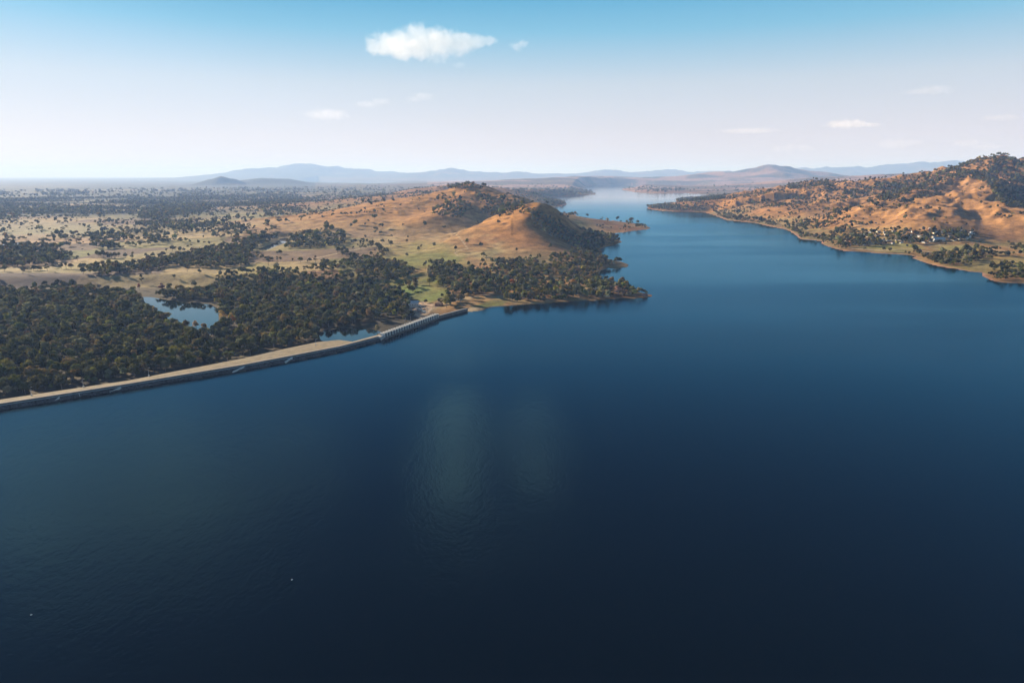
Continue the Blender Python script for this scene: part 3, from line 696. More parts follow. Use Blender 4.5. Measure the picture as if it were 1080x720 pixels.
# prototypes of the individual trees: shape x colour
SHAPES = {'broad rounded': (9, 44, 7.2, 15.5, 3.0, 0.98), 'tall uneven': (8, 46, 5.4, 18.5, 4.5, 0.92), 'low spreading': (10, 40, 7.8, 12.5, 2.6, 0.95), 'slim upright': (6, 46, 3.8, 16.5, 3.2, 0.85)}
PROTO = {}
for si, (sn, (lb, per, Rr, Hh, bs, lf)) in enumerate(SHAPES.items()):
    for vnt in range(4):
        V, F, C = crown_arrays(100 + si * 7 + vnt, lb, per, Rr, Hh, bs, lf)
        tm = trunk_mb(C, bs + 2.5, 0.42, si).mesh('trunk', M_BARK)
        for cn in COLORS:
            PROTO[(sn, vnt, cn)] = (np_mesh('crown', V, F, LM[cn]), tm)

# where trees stand, as seen in the photo: outline, share of ground under crowns
WOODS = [
    ('wood', [(-80, 440), (-80, 306), (0, 305.5), (30, 308), (55, 303), (78, 303), (100, 308), (130, 308), (146, 312), (158, 321), (178, 328), (193, 334), (204, 347), (223, 348), (231, 337), (232, 326), (224, 318), (190, 318), (160, 311), (200, 309), (222, 306), (228, 294), (240, 289), (262, 288), (290, 286), (330, 290), (345, 294), (365, 292), (400, 299), (415, 304), (425, 313), (432, 322), (427, 335), (400, 337), (370, 342), (342, 346), (334, 352), (334, 360), (300, 366.5), (255, 377), (187, 390), (135, 400), (67, 410), (0, 420)], .92),
    ('belt', [(95, 289), (95, 284), (140, 279), (185, 271), (225, 263), (262, 257), (270, 262), (262, 272), (262, 280), (225, 284), (180, 281), (150, 287), (110, 291)], .9),
    ('plain', [(-30, 282), (-30, 265), (20, 260), (45, 259), (60, 264), (78, 270), (70, 275), (45, 280), (20, 282)], .8),
    ('plain', [(95, 262), (98, 252), (112, 243), (130, 247), (145, 252), (178, 250), (180, 256), (140, 261), (110, 264)], .5),
    ('plain', [(140, 236), (180, 234), (230, 237), (270, 240), (270, 246), (200, 246), (150, 240)], .5),
    ('plain', [(145, 231), (150, 223), (185, 217), (218, 215), (222, 222), (190, 227), (165, 232)], .8),
    ('plain', [(30, 258), (60, 251), (95, 248), (130, 243), (175, 243), (170, 246), (100, 252), (60, 255)], .3),
    ('plain', [(300, 262), (312, 248), (345, 240), (365, 248), (365, 258), (340, 262)], .65),
    ('plain', [(240, 268), (246, 256), (275, 250), (300, 247), (296, 250), (270, 262), (262, 270)], .75),
    ('plain', [(318, 286), (345, 281), (372, 276), (400, 272), (405, 276), (372, 283), (345, 288)], .5),
    ('park', [(377, 284), (395, 276), (420, 278), (437, 288), (430, 294), (405, 298), (390, 301), (376, 296)], .75),
    ('park', [(452, 290), (453, 279), (475, 276), (490, 286), (512, 287), (525, 277), (560, 274), (590, 271), (620, 263), (640, 271), (640, 279), (654, 277), (637, 284), (634, 293), (640, 298), (660, 300), (674, 307), (685, 311.5), (674, 314), (655, 315), (630, 318), (600, 319), (580, 321), (545, 323), (535, 320), (530, 314), (500, 312), (480, 317), (462, 324), (465, 313), (478, 306), (455, 302)], .56),
    ('park', [(462, 326), (466, 319), (478, 316), (488, 318), (484, 323)], .7),
    ('park', [(405, 312), (415, 304), (432, 300), (440, 306), (432, 312), (420, 315)], .45),
    ('slope', [(563, 221.5), (580, 231), (600, 243), (620, 248), (645, 250), (655, 256), (640, 261), (635, 268), (615, 262), (600, 257), (580, 250), (563, 240), (560, 228)], .72),
    ('slope', [(598, 258), (615, 262), (632, 266), (630, 275), (640, 274), (618, 270)], .75),
    ('slope', [(502, 203), (530, 209), (558, 220), (562, 226), (545, 227), (520, 229), (506, 226), (514, 217), (502, 211)], .72),
    ('slope', [(455, 223), (470, 213), (494, 212), (498, 222), (485, 231), (460, 231)], .5),
    ('slope', [(458, 211), (470, 207), (485, 206), (480, 210), (462, 214)], .4),
    ('slope', [(460, 199.5), (475, 195.3), (500, 195.8), (515, 199), (490, 201)], .9),
    ('slope', [(560, 205), (600, 198.5), (627, 203.5), (612, 206.5), (580, 208)], .6),
    ('slope', [(572, 211), (586, 211), (598, 214.8), (580, 219)], .6),
    ('slope', [(590, 230), (604, 226), (607, 227), (600, 231)], .3),
    ('slope', [(640, 243), (668, 242), (686, 240.5), (672, 237), (660, 236), (665, 239)], .3),
    ('shore', [(680, 219.2), (684, 217.2), (742, 216.5), (745, 222.5), (715, 223), (690, 221.5)], .85),
    ('shore', [(712, 212), (722, 209), (752, 206.5), (765, 211), (735, 213.4)], .6),
    ('shore', [(745, 223), (745, 210), (790, 203), (850, 203), (890, 208), (900, 225), (880, 236), (850, 250), (832, 242), (800, 234), (766, 231)], .2),
    ('shore', [(760, 232), (756, 227), (785, 229), (812, 235), (836, 242), (848, 250), (875, 250), (890, 238), (900, 240), (880, 255), (868, 257), (845, 253), (830, 244), (800, 237)], .65),
    ('shore', [(840, 239), (870, 229), (900, 227), (905, 233), (880, 238), (860, 243)], .6),
    ('shore', [(660, 199.6), (690, 199), (724, 200), (722, 202), (690, 202.5)], .5),
    ('shore', [(872, 258), (900, 262), (930, 265), (965, 267.5), (985, 268), (1020, 264), (1085, 262), (1085, 270), (1040, 274), (1010, 282), (985, 278), (968, 270), (925, 266.5), (890, 263.5)], .5),
    ('shore', [(1040, 294), (1045, 284), (1060, 278), (1085, 283), (1085, 296), (1060, 297)], .35),
    ('village', [(880, 258), (900, 246), (950, 242), (1000, 242), (1032, 246), (1026, 253), (980, 258), (900, 261)], .62),
    ('slope', [(870, 236), (880, 228), (900, 226), (930, 230), (945, 236), (930, 240), (890, 240)], .13),
    ('slope', [(905, 222), (930, 214), (955, 206), (985, 198), (1005, 196), (990, 206), (960, 218), (930, 225)], .18),
    ('slope', [(938, 195), (960, 190), (994, 181), (1031, 170), (1051, 167), (1085, 171), (1100, 180), (1100, 196), (1046, 195), (1025, 189.5), (1000, 190.5), (985, 198), (960, 205), (935, 213), (915, 212), (948, 199)], .8),
    ('slope', [(1046, 197), (1052, 195), (1085, 198), (1100, 214), (1085, 219.5), (1065, 219), (1050, 214), (1045, 207)], .8),
    ('slope', [(882, 206.5), (897, 201), (919, 196.5), (950, 193.5), (948, 198), (925, 203), (905, 207.5)], .9),
    ('slope', [(822, 199), (834, 195), (852, 192), (870, 193), (885, 200), (885, 207), (850, 203)], .5),
]
def tree_share(px, py, x, y, D, u):
    s = np.zeros(len(px)); zone = np.zeros(len(px), int) - 1
    cl = fbm(x / 170, y / 170, 201, 3)
    for i, (zn, poly, k) in enumerate(WOODS):
        m = inside(px, py, poly)
        gap = 1.0 if k > .85 else sstep(-0.35 - 0.5 * k, 0.15 - .5 * k + .25, cl) * 1.15
        v = np.where(m, k * gap, 0)
        b_ = v > s; s = np.where(b_, v, s); zone[m] = i
    # scattered paddock trees, thicker in lines and on the far plain
    bg = 0.006 + 0.036 * sstep(0.15, 0.5, cl) ** 2
    bg = bg * lerp(1, 2.2, sstep(2400, 4500, D)) * np.where(u < -.25, .6, 1)
    st = fbm(x / 900, y / 260, 211, 4)
    far = (sstep(0.09, 0.2, st) * .85 + .006) * sstep(3800, 5800, D) * np.where(u < -0.3, 1.0, .4)
    th = R(17); X = x * math.cos(th) + y * math.sin(th); Y = -x * math.sin(th) + y * math.cos(th)
    X = X + 40 * gnoise(x / 600, y / 600, 91); ci = np.floor(Y / 260); cj = X / 430 + _hash(ci, ci * 0, 5) / 4294967296.0; ck = np.floor(cj)
    e1 = (np.abs(Y / 260 - np.round(Y / 260)) * 260 < 8) & (_hash(np.round(Y / 260), ck, 31) / 4294967296.0 < .42)
    e2 = (np.abs(cj - np.round(cj)) * 430 < 8) & (_hash(np.round(cj), ci, 33) / 4294967296.0 < .3)
    line = np.maximum((np.abs(gnoise(x / 520, y / 300, 221)) < 0.03) * .4, (e1 | e2) * .55) * (u < -0.18) * sstep(1800, 2100, D)
    s = np.maximum(s, np.maximum(np.maximum(bg, far), line))
    return s, zone
def scatter(d0, d1, cell, scale):
    a0 = R(39.5); area = a0 * (d1 * d1 - d0 * d0); n = int(area / cell ** 2)
    D = np.sqrt(rng.uniform(d0 * d0, d1 * d1, n)); A = rng.uniform(-a0, a0, n)
    x = D * np.sin(A); y = D * np.cos(A)
    z, dl, hf, wd = height(x, y, True)
    px, py = proj(x, y, z)
    ok = (dl > 3.5) & (px > -60) & (px < 1140)
    for poly, lev, nm in PONDW: ok &= sdf(np.stack([x, y], 1), poly) > 4
    band = (sdf(np.stack([x, y], 1), EMB_FOOT) > 3); ok &= band
    for (tx, ty) in AUTUMN:
        r_ = math.hypot(tx, ty); ex, ey = tx / r_, ty / r_; dx, dy = x - tx, y - ty
        al = dx * ex + dy * ey; ac = dx * ey - dy * ex
        ok &= ~((np.abs(ac) < 7) & (al > -48) & (al < 7))
    s, zone = tree_share(px, py, x, y, D, x / y)
    # polygons hit from the side by other ground (a hill behind) are fine: it is the same picture area
    ok &= rng.uniform(0, 1, n) < s * scale
    return np.stack([x, y, z, px, py, D], 1)[ok], zone[ok], dl[ok]
RND = (8, 40, 5.5, 12.5, 2.0); SLIM = (6, 44, 3.6, 15.5, 2.0); DOME = (7, 46, 5.6, 11.0, 1.2)
SPECIAL = [
    (235, 337, (0.34, 0.22, 0.06), 1.15, RND, 'golden yellow autumn tree at the right edge of the round pond'),
    (247, 346, (0.38, 0.16, 0.04), 1.25, SLIM, 'slender orange autumn tree right of the golden one by the pond'),
    (244, 338, (0.30, 0.22, 0.07), 0.95, RND, 'pale yellow tree just behind the slender orange one by the pond'),
    (275, 347, (0.26, 0.19, 0.06), 1.2, SLIM, 'slender yellow tree in the wood above the tan crest'),
    (207, 347, (0.30, 0.20, 0.11), 1.0, RND, 'tan round tree at the near tip of the pond'),
    (216, 349, (0.28, 0.17, 0.07), 1.05, DOME, 'brown and gold tree between the tan tree and the pond end'),
    (147, 306, (0.22, 0.075, 0.045), 1.0, SLIM, 'dull red tree standing behind the far tip of the pond'),
    (171, 307, (0.13, 0.045, 0.035), 1.15, RND, 'dark maroon tree on the far bank of the pond'),
    (540, 301, (0.36, 0.13, 0.05), 1.2, DOME, 'rusty orange tree in the middle of the lakeside park'),
    (605, 301, (0.46, 0.20, 0.03), 1.3, DOME, 'bright orange dome shaped tree among dark trees on the headland'),
    (605, 286, (0.26, 0.21, 0.05), 1.2, RND, 'yellowish tree at the foot of the golden hill, left of its twin'),
    (615, 286, (0.25, 0.21, 0.06), 1.2, RND, 'yellowish tree at the foot of the golden hill, right of its twin'),
    (652, 311, (0.24, 0.14, 0.10), 1.35, RND, 'pinkish brown leafless looking tree near the headland tip'),
    (622, 302, (0.22, 0.18, 0.05), 1.1, RND, 'olive gold tree left of the white house on the headland'),
    (453, 301, (0.24, 0.20, 0.045), 1.2, RND, 'lime yellow tree on the lawn above the dam abutment'),
    (462, 299, (0.22, 0.19, 0.045), 1.1, SLIM, 'slim lime tree next to the lime yellow one on the lawn'),
    (398, 351, (0.20, 0.17, 0.09), 0.9, RND, 'small pale tree beside the first pier of the spillway'),
]
AUTUMN = [tuple(p[:2]) for p in hits([(a_[0], a_[1]) for a_ in SPECIAL])]
EMB_FOOT = [tuple(p[:2]) for p in WL] + [tuple(p[:2]) for p in (SA, SB, SE)] + [tuple((at(491, 324.5))[:2]), tuple(at(470, 327)[:2]), tuple(at(440, 336)[:2]), tuple(at(406, 350)[:2])] + [tuple(p[:2] - o_ * 4) for p, o_ in zip(BK[::-1], outw[::-1])]
T1, Z1, L1 = scatter(760, 2500, 8.6, 1.0)
# thin out so that crowns do not sit inside each other
def thin(T, Z, L, r):
    key = {}; keep = []
    for i in range(len(T)):
        k = (int(T[i, 0] // r), int(T[i, 1] // r)); okk = True
        for a_ in (-1, 0, 1):
            for b_ in (-1, 0, 1):
                for j in key.get((k[0] + a_, k[1] + b_), ()):
                    if (T[i, 0] - T[j, 0]) ** 2 + (T[i, 1] - T[j, 1]) ** 2 < r * r: okk = False; break
        if okk: key.setdefault(k, []).append(i); keep.append(i)
    return T[keep], Z[keep], L[keep]
T1, Z1, L1 = thin(T1, Z1, L1, 6.3)
T2, Z2, L2 = scatter(2500, 9000, 12.5, 0.85)
T3, Z3, L3 = scatter(9000, 15000, 42.0, 0.42)
T3 = T3[rng.uniform(0, 1, len(T3)) < sstep(15500, 11000, T3[:, 5])]
print('TREES', len(T1), len(T2), len(T3))

names = [c for c, _ in CW]; cum = np.cumsum([w for _, w in CW])
shape_names = list(SHAPES)
def pick_color(n): return np.searchsorted(cum, rng.uniform(0, cum[-1], n))
c1 = pick_color(len(T1)); s1 = rng.choice(4, len(T1), p=[.42, .25, .23, .10]); k1 = np.clip(rng.normal(1.0, .22, len(T1)), .55, 1.55)
Rs = np.array([SHAPES[s][2] for s in shape_names]); app = Rs[s1] * k1 / T1[:, 5]
inframe = (T1[:, 3] > 0) & (T1[:, 3] < 1080)
zn = np.array([WOODS[z][0] if z >= 0 else 'paddock' for z in Z1])
# ---- trees chosen to stand as objects: the largest of each kind
sel = np.zeros(len(T1), bool)
order = np.argsort(-app)
cand = [i for i in order if inframe[i] and zn[i] in ('wood', 'belt', 'park', 'plain', 'slope', 'shore', 'village')][:300]
sel[cand] = True
pad = [i for i in order if inframe[i] and zn[i] == 'paddock'][:230]
sel[pad] = True

def plant(name, key, loc, s, rz, label, cat, group):
    cm, tm = PROTO[key]
    o = empty(name, loc, rz); o.scale = (s, s, s); tag(o, label, cat, group)
    obj('crown', cm, o); obj('trunk', tm, o); return o
PENDING = []          # (kind, index) labelled below, once every landmark has its place
for i in cand: PENDING.append(('gum_tree', i))
for i in pad: PENDING.append(('paddock_tree', i))

# ---- named single trees: autumn colours and other crowns that stand out
def special(pixs):
    P = hits([(a, b) for a, b, *_ in pixs])
    for (a, b, col, s, key, label), p in zip(pixs, P):
        nm = 'autumn_foliage_' + label.split()[0]
        V, F, C = crown_arrays(int(a * 7 + b), key[0], key[1], key[2], key[3], key[4], .8)
        o = empty('autumn_tree', p, a); s *= 1.25; o.scale = (s, s, s); tag(o, label, 'tree', 'autumn coloured trees')
        obj('crown', np_mesh('crown', V, F, leaf_mat(nm, tuple(min(c_ * 1.35, .7) for c_ in col))), o)
        obj('trunk', trunk_mb(C, key[4] + 2, .35, int(a)).mesh('trunk', M_BARK), o)
special(SPECIAL)

# ---- everything else that is too many to count: one mesh per stretch of country
def mass(name, T, cidx, kk, lod, rx=None):
    lobes, per, leaf = lod
    protos = []
    for s in range(6):
        Rr, Hh, bs = [(6.8, 14, 1.5), (5.2, 17, 2.5), (7.4, 12, 1.5), (6.2, 15, 2), (4.4, 15, 2), (7.0, 13, 1.2)][s]
        protos.append(crown_arrays(500 + s, lobes, per, Rr, Hh, bs, leaf)[0])
    pid = rng.integers(0, 6, len(T)); rot = rng.uniform(0, 2 * math.pi, len(T)); Vs = []; Cs = []
    base = np.array([COLORS[n] for n in names])[cidx] * np.exp(rng.normal(0, .26, (len(T), 1))) * (1 + rng.normal(0, .06, (len(T), 3)))
    for s in range(6):
        m = pid == s; P = protos[s]
        if not m.any(): continue
        c, sn = np.cos(rot[m])[:, None], np.sin(rot[m])[:, None]; k = kk[m][:, None]
        st = np.exp(rng.normal(0, .2, (m.sum(), 1))); px_ = P[None, :, 0] * st; py_ = P[None, :, 1] / st
        x = (px_ * c - py_ * sn) * k + T[m, 0][:, None]
        y = (px_ * sn + py_ * c) * k + T[m, 1][:, None]
        z = P[None, :, 2] * k * rng.uniform(.75, 1.2, (m.sum(), 1)) + T[m, 2][:, None]
        Vs.append(np.stack([x, y, z], -1).reshape(-1, 3)); Cs.append(np.repeat(base[m], len(P), 0))
    V = np.concatenate(Vs); F = np.arange(len(V)).reshape(-1, 4)
    o = obj(name, np_mesh(name, V, F, M_TINT, False, np.concatenate(Cs))); return o
rest = ~sel
nr = rest & (T1[:, 5] < 1700); fr = rest & (T1[:, 5] >= 1700)
mass('woodland', T1[nr], c1[nr], k1[nr] * 1.05, (7, 15, 1.55)); tag(bpy.data.objects['woodland'], 'dense olive gum woodland below the dam and round the park', 'woodland', None, 'stuff')
mass('far_woodland', T1[fr], c1[fr], k1[fr], (5, 9, 2.0)); tag(bpy.data.objects['far_woodland'], 'dark tree belts and scrub on the near paddocks and hill foot', 'woodland', None, 'stuff')
c2 = pick_color(len(T2)); k2 = np.clip(np.exp(rng.normal(-.02, .36, len(T2))), .4, 1.9)
mass('hillside_trees', T2, c2, k2, (3, 7, 2.9)); tag(bpy.data.objects['hillside_trees'], 'countless dark trees dotted over the hills and far shores', 'trees', None, 'stuff')
c3 = pick_color(len(T3))
mass('distant_groves', T3, c3, np.clip(rng.normal(1.7, .5, len(T3)), .8, 3.2), (1, 8, 5.0)); tag(bpy.data.objects['distant_groves'], 'bluish groves on the farthest plain and shores', 'groves', None, 'stuff')

# ------------------------------------------------------------------ houses
WALLS = {'white': M_WHITE, 'cream': simple('cream_wall', (0.62, 0.54, 0.40), .8, .08), 'brick': simple('brick_wall', (0.30, 0.15, 0.10), .9, .2, 2.0), 'grey': simple('grey_wall', (0.45, 0.45, 0.44), .8, .08)}
ROOFS = {'grey': simple('grey_tin_roof', (0.22, 0.23, 0.25), .45, .12), 'white': simple('white_tin_roof', (0.50, 0.50, 0.50), .45, .08), 'red': simple('red_tile_roof', (0.32, 0.12, 0.08), .8, .15, 1.5), 'brown': simple('brown_tile_roof', (0.17, 0.11, 0.08), .8, .15, 1.5), 'blue': simple('blue_tin_roof', (0.12, 0.22, 0.38), .5, .1)}
M_GLASS = simple('dark_window_glass', (0.03, 0.035, 0.045), .12, .1, .5, 0, .6)
def house(name, p, rz, L, Wd, h, wall, roof, label, group=None, hip=False, windows=False, cat='house'):
    o = empty(name, p, rz); tag(o, label, cat, group)
    MB().box((0, 0, h / 2 - 1.0), (L, Wd, h + 2.0)).build('wall', WALLS[wall], o)
    e = .6; rh = Wd * .28; a, b_ = L / 2 + e, Wd / 2 + e; q = L / 2 - Wd * .35 if hip else a
    V = [(-a, -b_, h + .01), (a, -b_, h + .01), (a, b_, h + .01), (-a, b_, h + .01), (-q, 0, h + rh), (q, 0, h + rh)]
    r_ = MB().add(V, [(0, 1, 5, 4), (2, 3, 4, 5), (1, 2, 5), (3, 0, 4), (3, 2, 1, 0)]).build('roof', ROOFS[roof], o)
    if windows:
        nw = max(2, int(L / 5))
        for k in range(nw):
            MB().box(((k + .5) * L / nw - L / 2, -Wd / 2 - .03, h * .55), (1.6, .1, 1.3)).build('window', M_GLASS, o)
        MB().box((L * .28, Wd * .12, h + rh * .8), (1.0, 1.0, 1.8)).build('chimney', WALLS['brick'], r_)
    return o
special_h = [
    ((502, 287.5), 20, 9, 5, 'white', 'white', 'white farmhouse alone at the edge of the green field under the golden hill', False),
    ((508, 288), 12, 7, 3.5, 'cream', 'grey', 'low cream shed right beside the white farmhouse', False),
    ((522, 286.5), 16, 9, 4, 'cream', 'white', 'pale roofed shed under trees right of the white farmhouse', False),
    ((567, 286), 20, 10, 4, 'white', 'white', 'white roofed park building left of the blue roofed one', False),
    ((575, 286.5), 24, 12, 4, 'grey', 'blue', 'long building with blue roof among park trees', False),
    ((556, 296), 15, 9, 4, 'cream', 'grey', 'grey roofed cabin between dark trees in middle of the park', True),
    ((548, 301.5), 26, 9, 4, 'cream', 'white', 'long pale roofed building right of the rusty orange tree', False),
    ((562, 302), 20, 9, 4, 'cream', 'grey', 'grey roofed park building behind the small white one', True),
    ((557, 307.5), 14, 9, 4.5, 'white', 'white', 'small white house on the clearing near the park shore', False),
    ((638, 304), 22, 12, 6.5, 'white', 'grey', 'white gabled house on the headland left of the large dark trees', False),
    ((630, 306), 18, 9, 4, 'white', 'white', 'low white outbuilding left of the gabled house on the headland', False),
    ((640, 313), 12, 7, 3, 'cream', 'brown', 'low brown roofed boathouse on the headland shore', False),
    ((680, 312), 12, 7, 3, 'brick', 'red', 'red roofed hut on the very tip of the headland', True),
    ((436, 324), 20, 12, 9, 'white', 'white', 'tall white power house at the back of the tan works yard', False),
    ((432.5, 321.5), 12, 8, 5, 'grey', 'red', 'small red roofed workshop left of the tall white power house', False),
    ((463, 323), 14, 8, 5, 'brick', 'brown', 'brown roofed house beside the bushes above the abutment wall', True),
    ((484, 316.5), 16, 8, 4, 'cream', 'white', 'cream house with pale roof above the boat ramp lawn', False),
    ((419, 309.5), 16, 9, 4.5, 'white', 'grey', 'white house between trees on the far side of the lawn', False),
    ((289, 250.5), 26, 12, 5, 'white', 'white', 'white farm shed by the river bend on the plain', False),
    ((262, 257), 24, 12, 5, 'white', 'grey', 'white farm building at the end of the long tree belt', False),
    ((5, 271), 24, 10, 5, 'white', 'grey', 'white farm building by the left clump of plain trees', False),
]
Ph = hits([s[0] for s in special_h])
for (pp, L, Wd, h, w_, r_, lab, hip), p in zip(special_h, Ph):
    house('house' if 'house' in lab.split()[-0:] or 'house' in lab else 'building', p, random.uniform(-.5, .5), L, Wd, h, w_, r_, lab, None, hip, p[1] < 2000, 'house' if ' house' in lab or 'farmhouse' in lab else 'building')
# the lakeside village
vil = [(884, 257), (900, 247), (950, 243.5), (1000, 243), (1030, 246.5), (1025, 252.5), (982, 256.5), (900, 259)]
cnd = []
while len(cnd) < 400:
    a_, b_ = random.uniform(884, 1030), random.uniform(243, 259)
    if inside(np.array([a_]), np.array([b_]), vil)[0]: cnd.append((a_, b_))
Pv = hits(cnd); kept = []
for (a_, b_), p in zip(cnd, Pv):
    if all((p[0] - q[0]) ** 2 + (p[1] - q[1]) ** 2 > 27 ** 2 for q, _ in kept) and p[1] < 4000: kept.append((p, (a_, b_)))
kept = kept[:84]
big = hits([(989, 254.6), (1003, 247), (1012, 245.5)])
house('building', big[0], .2, 46, 20, 7, 'white', 'white', 'largest white shed at the front of the lakeside village', None, False, False, 'building')
house('building', big[1], .1, 30, 14, 5, 'white', 'white', 'long white roofed hall at the upper right of the lakeside village', None, False, False, 'building')
house('building', big[2], -.2, 26, 13, 5, 'cream', 'white', 'pale shed beyond the long white hall at the village end', None, False, False, 'building')
VILLAGE = []
for n_, (p, pq) in enumerate(sorted(kept, key=lambda t: t[1][0])):
    w_ = random.choices(['white', 'cream', 'brick', 'grey'], [.45, .3, .1, .15])[0]; r_ = random.choices(['grey', 'white', 'red', 'brown'], [.35, .35, .12, .18])[0]
    VILLAGE.append((p, pq, w_, r_))
def where_v(pq):
    h_ = 'far left end' if pq[0] < 910 else ('left part' if pq[0] < 940 else ('middle' if pq[0] < 975 else ('right part' if pq[0] < 1008 else 'right end')))
    return h_, ('upper rows' if pq[1] < 250.5 else 'front rows')
for p, pq, w_, r_ in VILLAGE:
    h_, row = where_v(pq)
    house('house', p, random.choice([0, .3, 1.57, 1.9]) + random.uniform(-.15, .15), random.uniform(11, 18), random.uniform(8, 10.5), random.uniform(3.2, 4.5), w_, r_,
          f'{w_} house with {r_} roof, {row} of the lakeside village, {h_}', 'houses of the lakeside village', random.random() < .4)

# switchyard below the power house: rows of steel gantries
Pg = hits([(441, 325.5), (444.5, 327.5), (448, 329.5), (443, 323)])
for j, p in enumerate(Pg):
    o = empty('steel_gantry', p, sang + 1.57); tag(o, 'steel switchyard gantry in the tan works yard, ' + ['nearest the power house', 'second from the power house', 'nearest the spillway', 'at the back of the yard'][j], 'gantry', 'switchyard gantries')
    for s_ in (-7, 7):
        MB().tube([(s_ - .9, 0, -1), (s_, 0, 8.5)], [.25, .2]).tube([(s_ + .9, 0, -1), (s_, 0, 8.5)], [.25, .2]).build('post', M_STEEL, o)
    MB().box((0, 0, 8.5), (15.5, .7, .7)).build('beam', M_STEEL, o)
    for s_ in (-4, 0, 4): MB().tube([(s_, 0, 8.2), (s_, 0, 6.6)], [.18, .18]).build('insulator', M_DCONC, o)
    MB().box((0, 3.2, 1.2), (9, 2.2, 2.8)).build('transformer', M_LCONC, o)

# ------------------------------------------------------------------ labels of the single trees, then plant them
def tree_label(kind, i):
    sh, cn = {'broad rounded': 'rounded', 'tall uneven': 'tall', 'low spreading': 'spreading', 'slim upright': 'slim'}[shape_names[s1[i]]], names[c1[i]]
    px, py = T1[i, 3], T1[i, 4]
    size = 'big ' if k1[i] > 1.15 else ('small ' if k1[i] < .85 else '')
    if kind == 'gum_tree':
        if zn[i] == 'wood':
            ex = np.interp(px, [0, 67, 135, 187, 255, 300, 335], [420.5, 410.5, 400.5, 390.4, 377.5, 367.2, 360])
            dep = ex - py
            row = 'on the crest edge' if dep < 6 else ('close behind the crest edge' if dep < 12 else 'deeper in the wood')
            if px > 335: return f'{size}{cn} {sh} tree beside the lower pond near the spillway'
            near = ('left of all lamp posts' if px < 30 else 'between first and second lamp posts' if px < 88 else 'between second and third lamp posts' if px < 157 else 'right of third lamp post' if px < 230 else 'beside the widening crest')
            return f'{size}{cn} {sh} tree {row}, {near}'
        if zn[i] == 'park':
            near = 'on the dam abutment side' if px < 500 else ('in the middle of the park' if px < 570 else ('on the headland' if px < 640 else 'near the headland tip'))
            return f'{size}{cn} {sh} tree in the lakeside park, {near}'
        return f'{size}{cn} {sh} tree in a {zn[i]} grove'
    near = ('on the left plain' if px < 140 else 'between the tree belt and the pond' if px < 250 and py > 280 else 'on the plain beyond the tree belt' if px < 250 else 'on pasture beyond the wood' if px < 360 else 'on the green and gold slope left of the hills' if px < 450 else 'on the green field below the hills' if py > 262 and px < 530 else 'on the golden hill flank' if px < 690 else 'on the right shore')
    return f'{size}{cn} {sh} lone tree {near}'
LAB = {}
for kind, i in PENDING: LAB.setdefault(tree_label(kind, i), []).append(i)
ORD = ['leftmost', 'second from left', 'third from left', 'fourth from left', 'fifth from left']
FINAL = {}
for lab, ii in LAB.items():
    ii = sorted(ii, key=lambda i: T1[i, 3])
    for n_, i in enumerate(ii):
        l_ = lab if len(ii) == 1 or len(ii) > 5 else f'{lab}, ' + ('rightmost' if n_ == len(ii) - 1 else ORD[n_])
        FINAL[i] = l_ if len(l_.split()) <= 16 else lab
for kind, i in PENDING:
    plant(kind, (shape_names[s1[i]], i % 4, names[c1[i]]), T1[i, :3], float(k1[i]), float(i), FINAL[i], 'tree',
          'gum trees in the woods and park' if kind == 'gum_tree' else 'lone trees in the paddocks')

# ------------------------------------------------------------------ clouds
def cloud_mat(cs, rs, dens, size):
    m, nt, o = mat_new('cloud_vapour')
    pv = N(nt, 'ShaderNodeVolumePrincipled'); pv.inputs['Color'].default_value = (1, .955, .95, 1); pv.inputs['Density Attribute'].default_value = ''
    pv.inputs['Absorption Color'].default_value = (1, 1, 1, 1); pv.inputs['Anisotropy'].default_value = 0.2
    tc = N(nt, 'ShaderNodeTexCoord'); last = None
    for c, r in zip(cs, rs):
        a = N(nt, 'ShaderNodeVectorMath', operation='SUBTRACT'); a.inputs[1].default_value = c; nt.links.new(tc.outputs['Object'], a.inputs[0])
        d = N(nt, 'ShaderNodeVectorMath', operation='DIVIDE'); d.inputs[1].default_value = r; nt.links.new(a.outputs[0], d.inputs[0])
        l = N(nt, 'ShaderNodeVectorMath', operation='LENGTH'); nt.links.new(d.outputs[0], l.inputs[0])
        k = N(nt, 'ShaderNodeMath', operation='SUBTRACT'); k.inputs[0].default_value = 1.0; nt.links.new(l.outputs['Value'], k.inputs[1])
        if last is None: last = k.outputs[0]
        else:
            x = N(nt, 'ShaderNodeMath', operation='SMOOTH_MAX'); x.inputs[2].default_value = 0.12; nt.links.new(last, x.inputs[0]); nt.links.new(k.outputs[0], x.inputs[1]); last = x.outputs[0]
    no = N(nt, 'ShaderNodeTexNoise'); no.inputs['Scale'].default_value = 1 / size; no.inputs['Detail'].default_value = 6; no.inputs['Roughness'].default_value = .6
    nt.links.new(tc.outputs['Object'], no.inputs['Vector'])
    mm = N(nt, 'ShaderNodeMath', operation='MULTIPLY_ADD'); mm.inputs[1].default_value = 2.1; mm.inputs[2].default_value = -1.13; nt.links.new(no.outputs[0], mm.inputs[0])
    ad = N(nt, 'ShaderNodeMath', operation='ADD'); nt.links.new(last, ad.inputs[0]); nt.links.new(mm.outputs[0], ad.inputs[1])
    mr = N(nt, 'ShaderNodeMapRange', interpolation_type='SMOOTHSTEP'); mr.inputs['From Min'].default_value = 0.06; mr.inputs['From Max'].default_value = 0.42; mr.inputs['To Max'].default_value = dens
    nt.links.new(ad.outputs[0], mr.inputs['Value']); nt.links.new(mr.outputs[0], pv.inputs['Density']); nt.links.new(pv.outputs[0], o.inputs['Volume'])
    return m
CM, CT = 0.0009, 0.00028
HAZE_TOP = float(GZ.max()) + 30
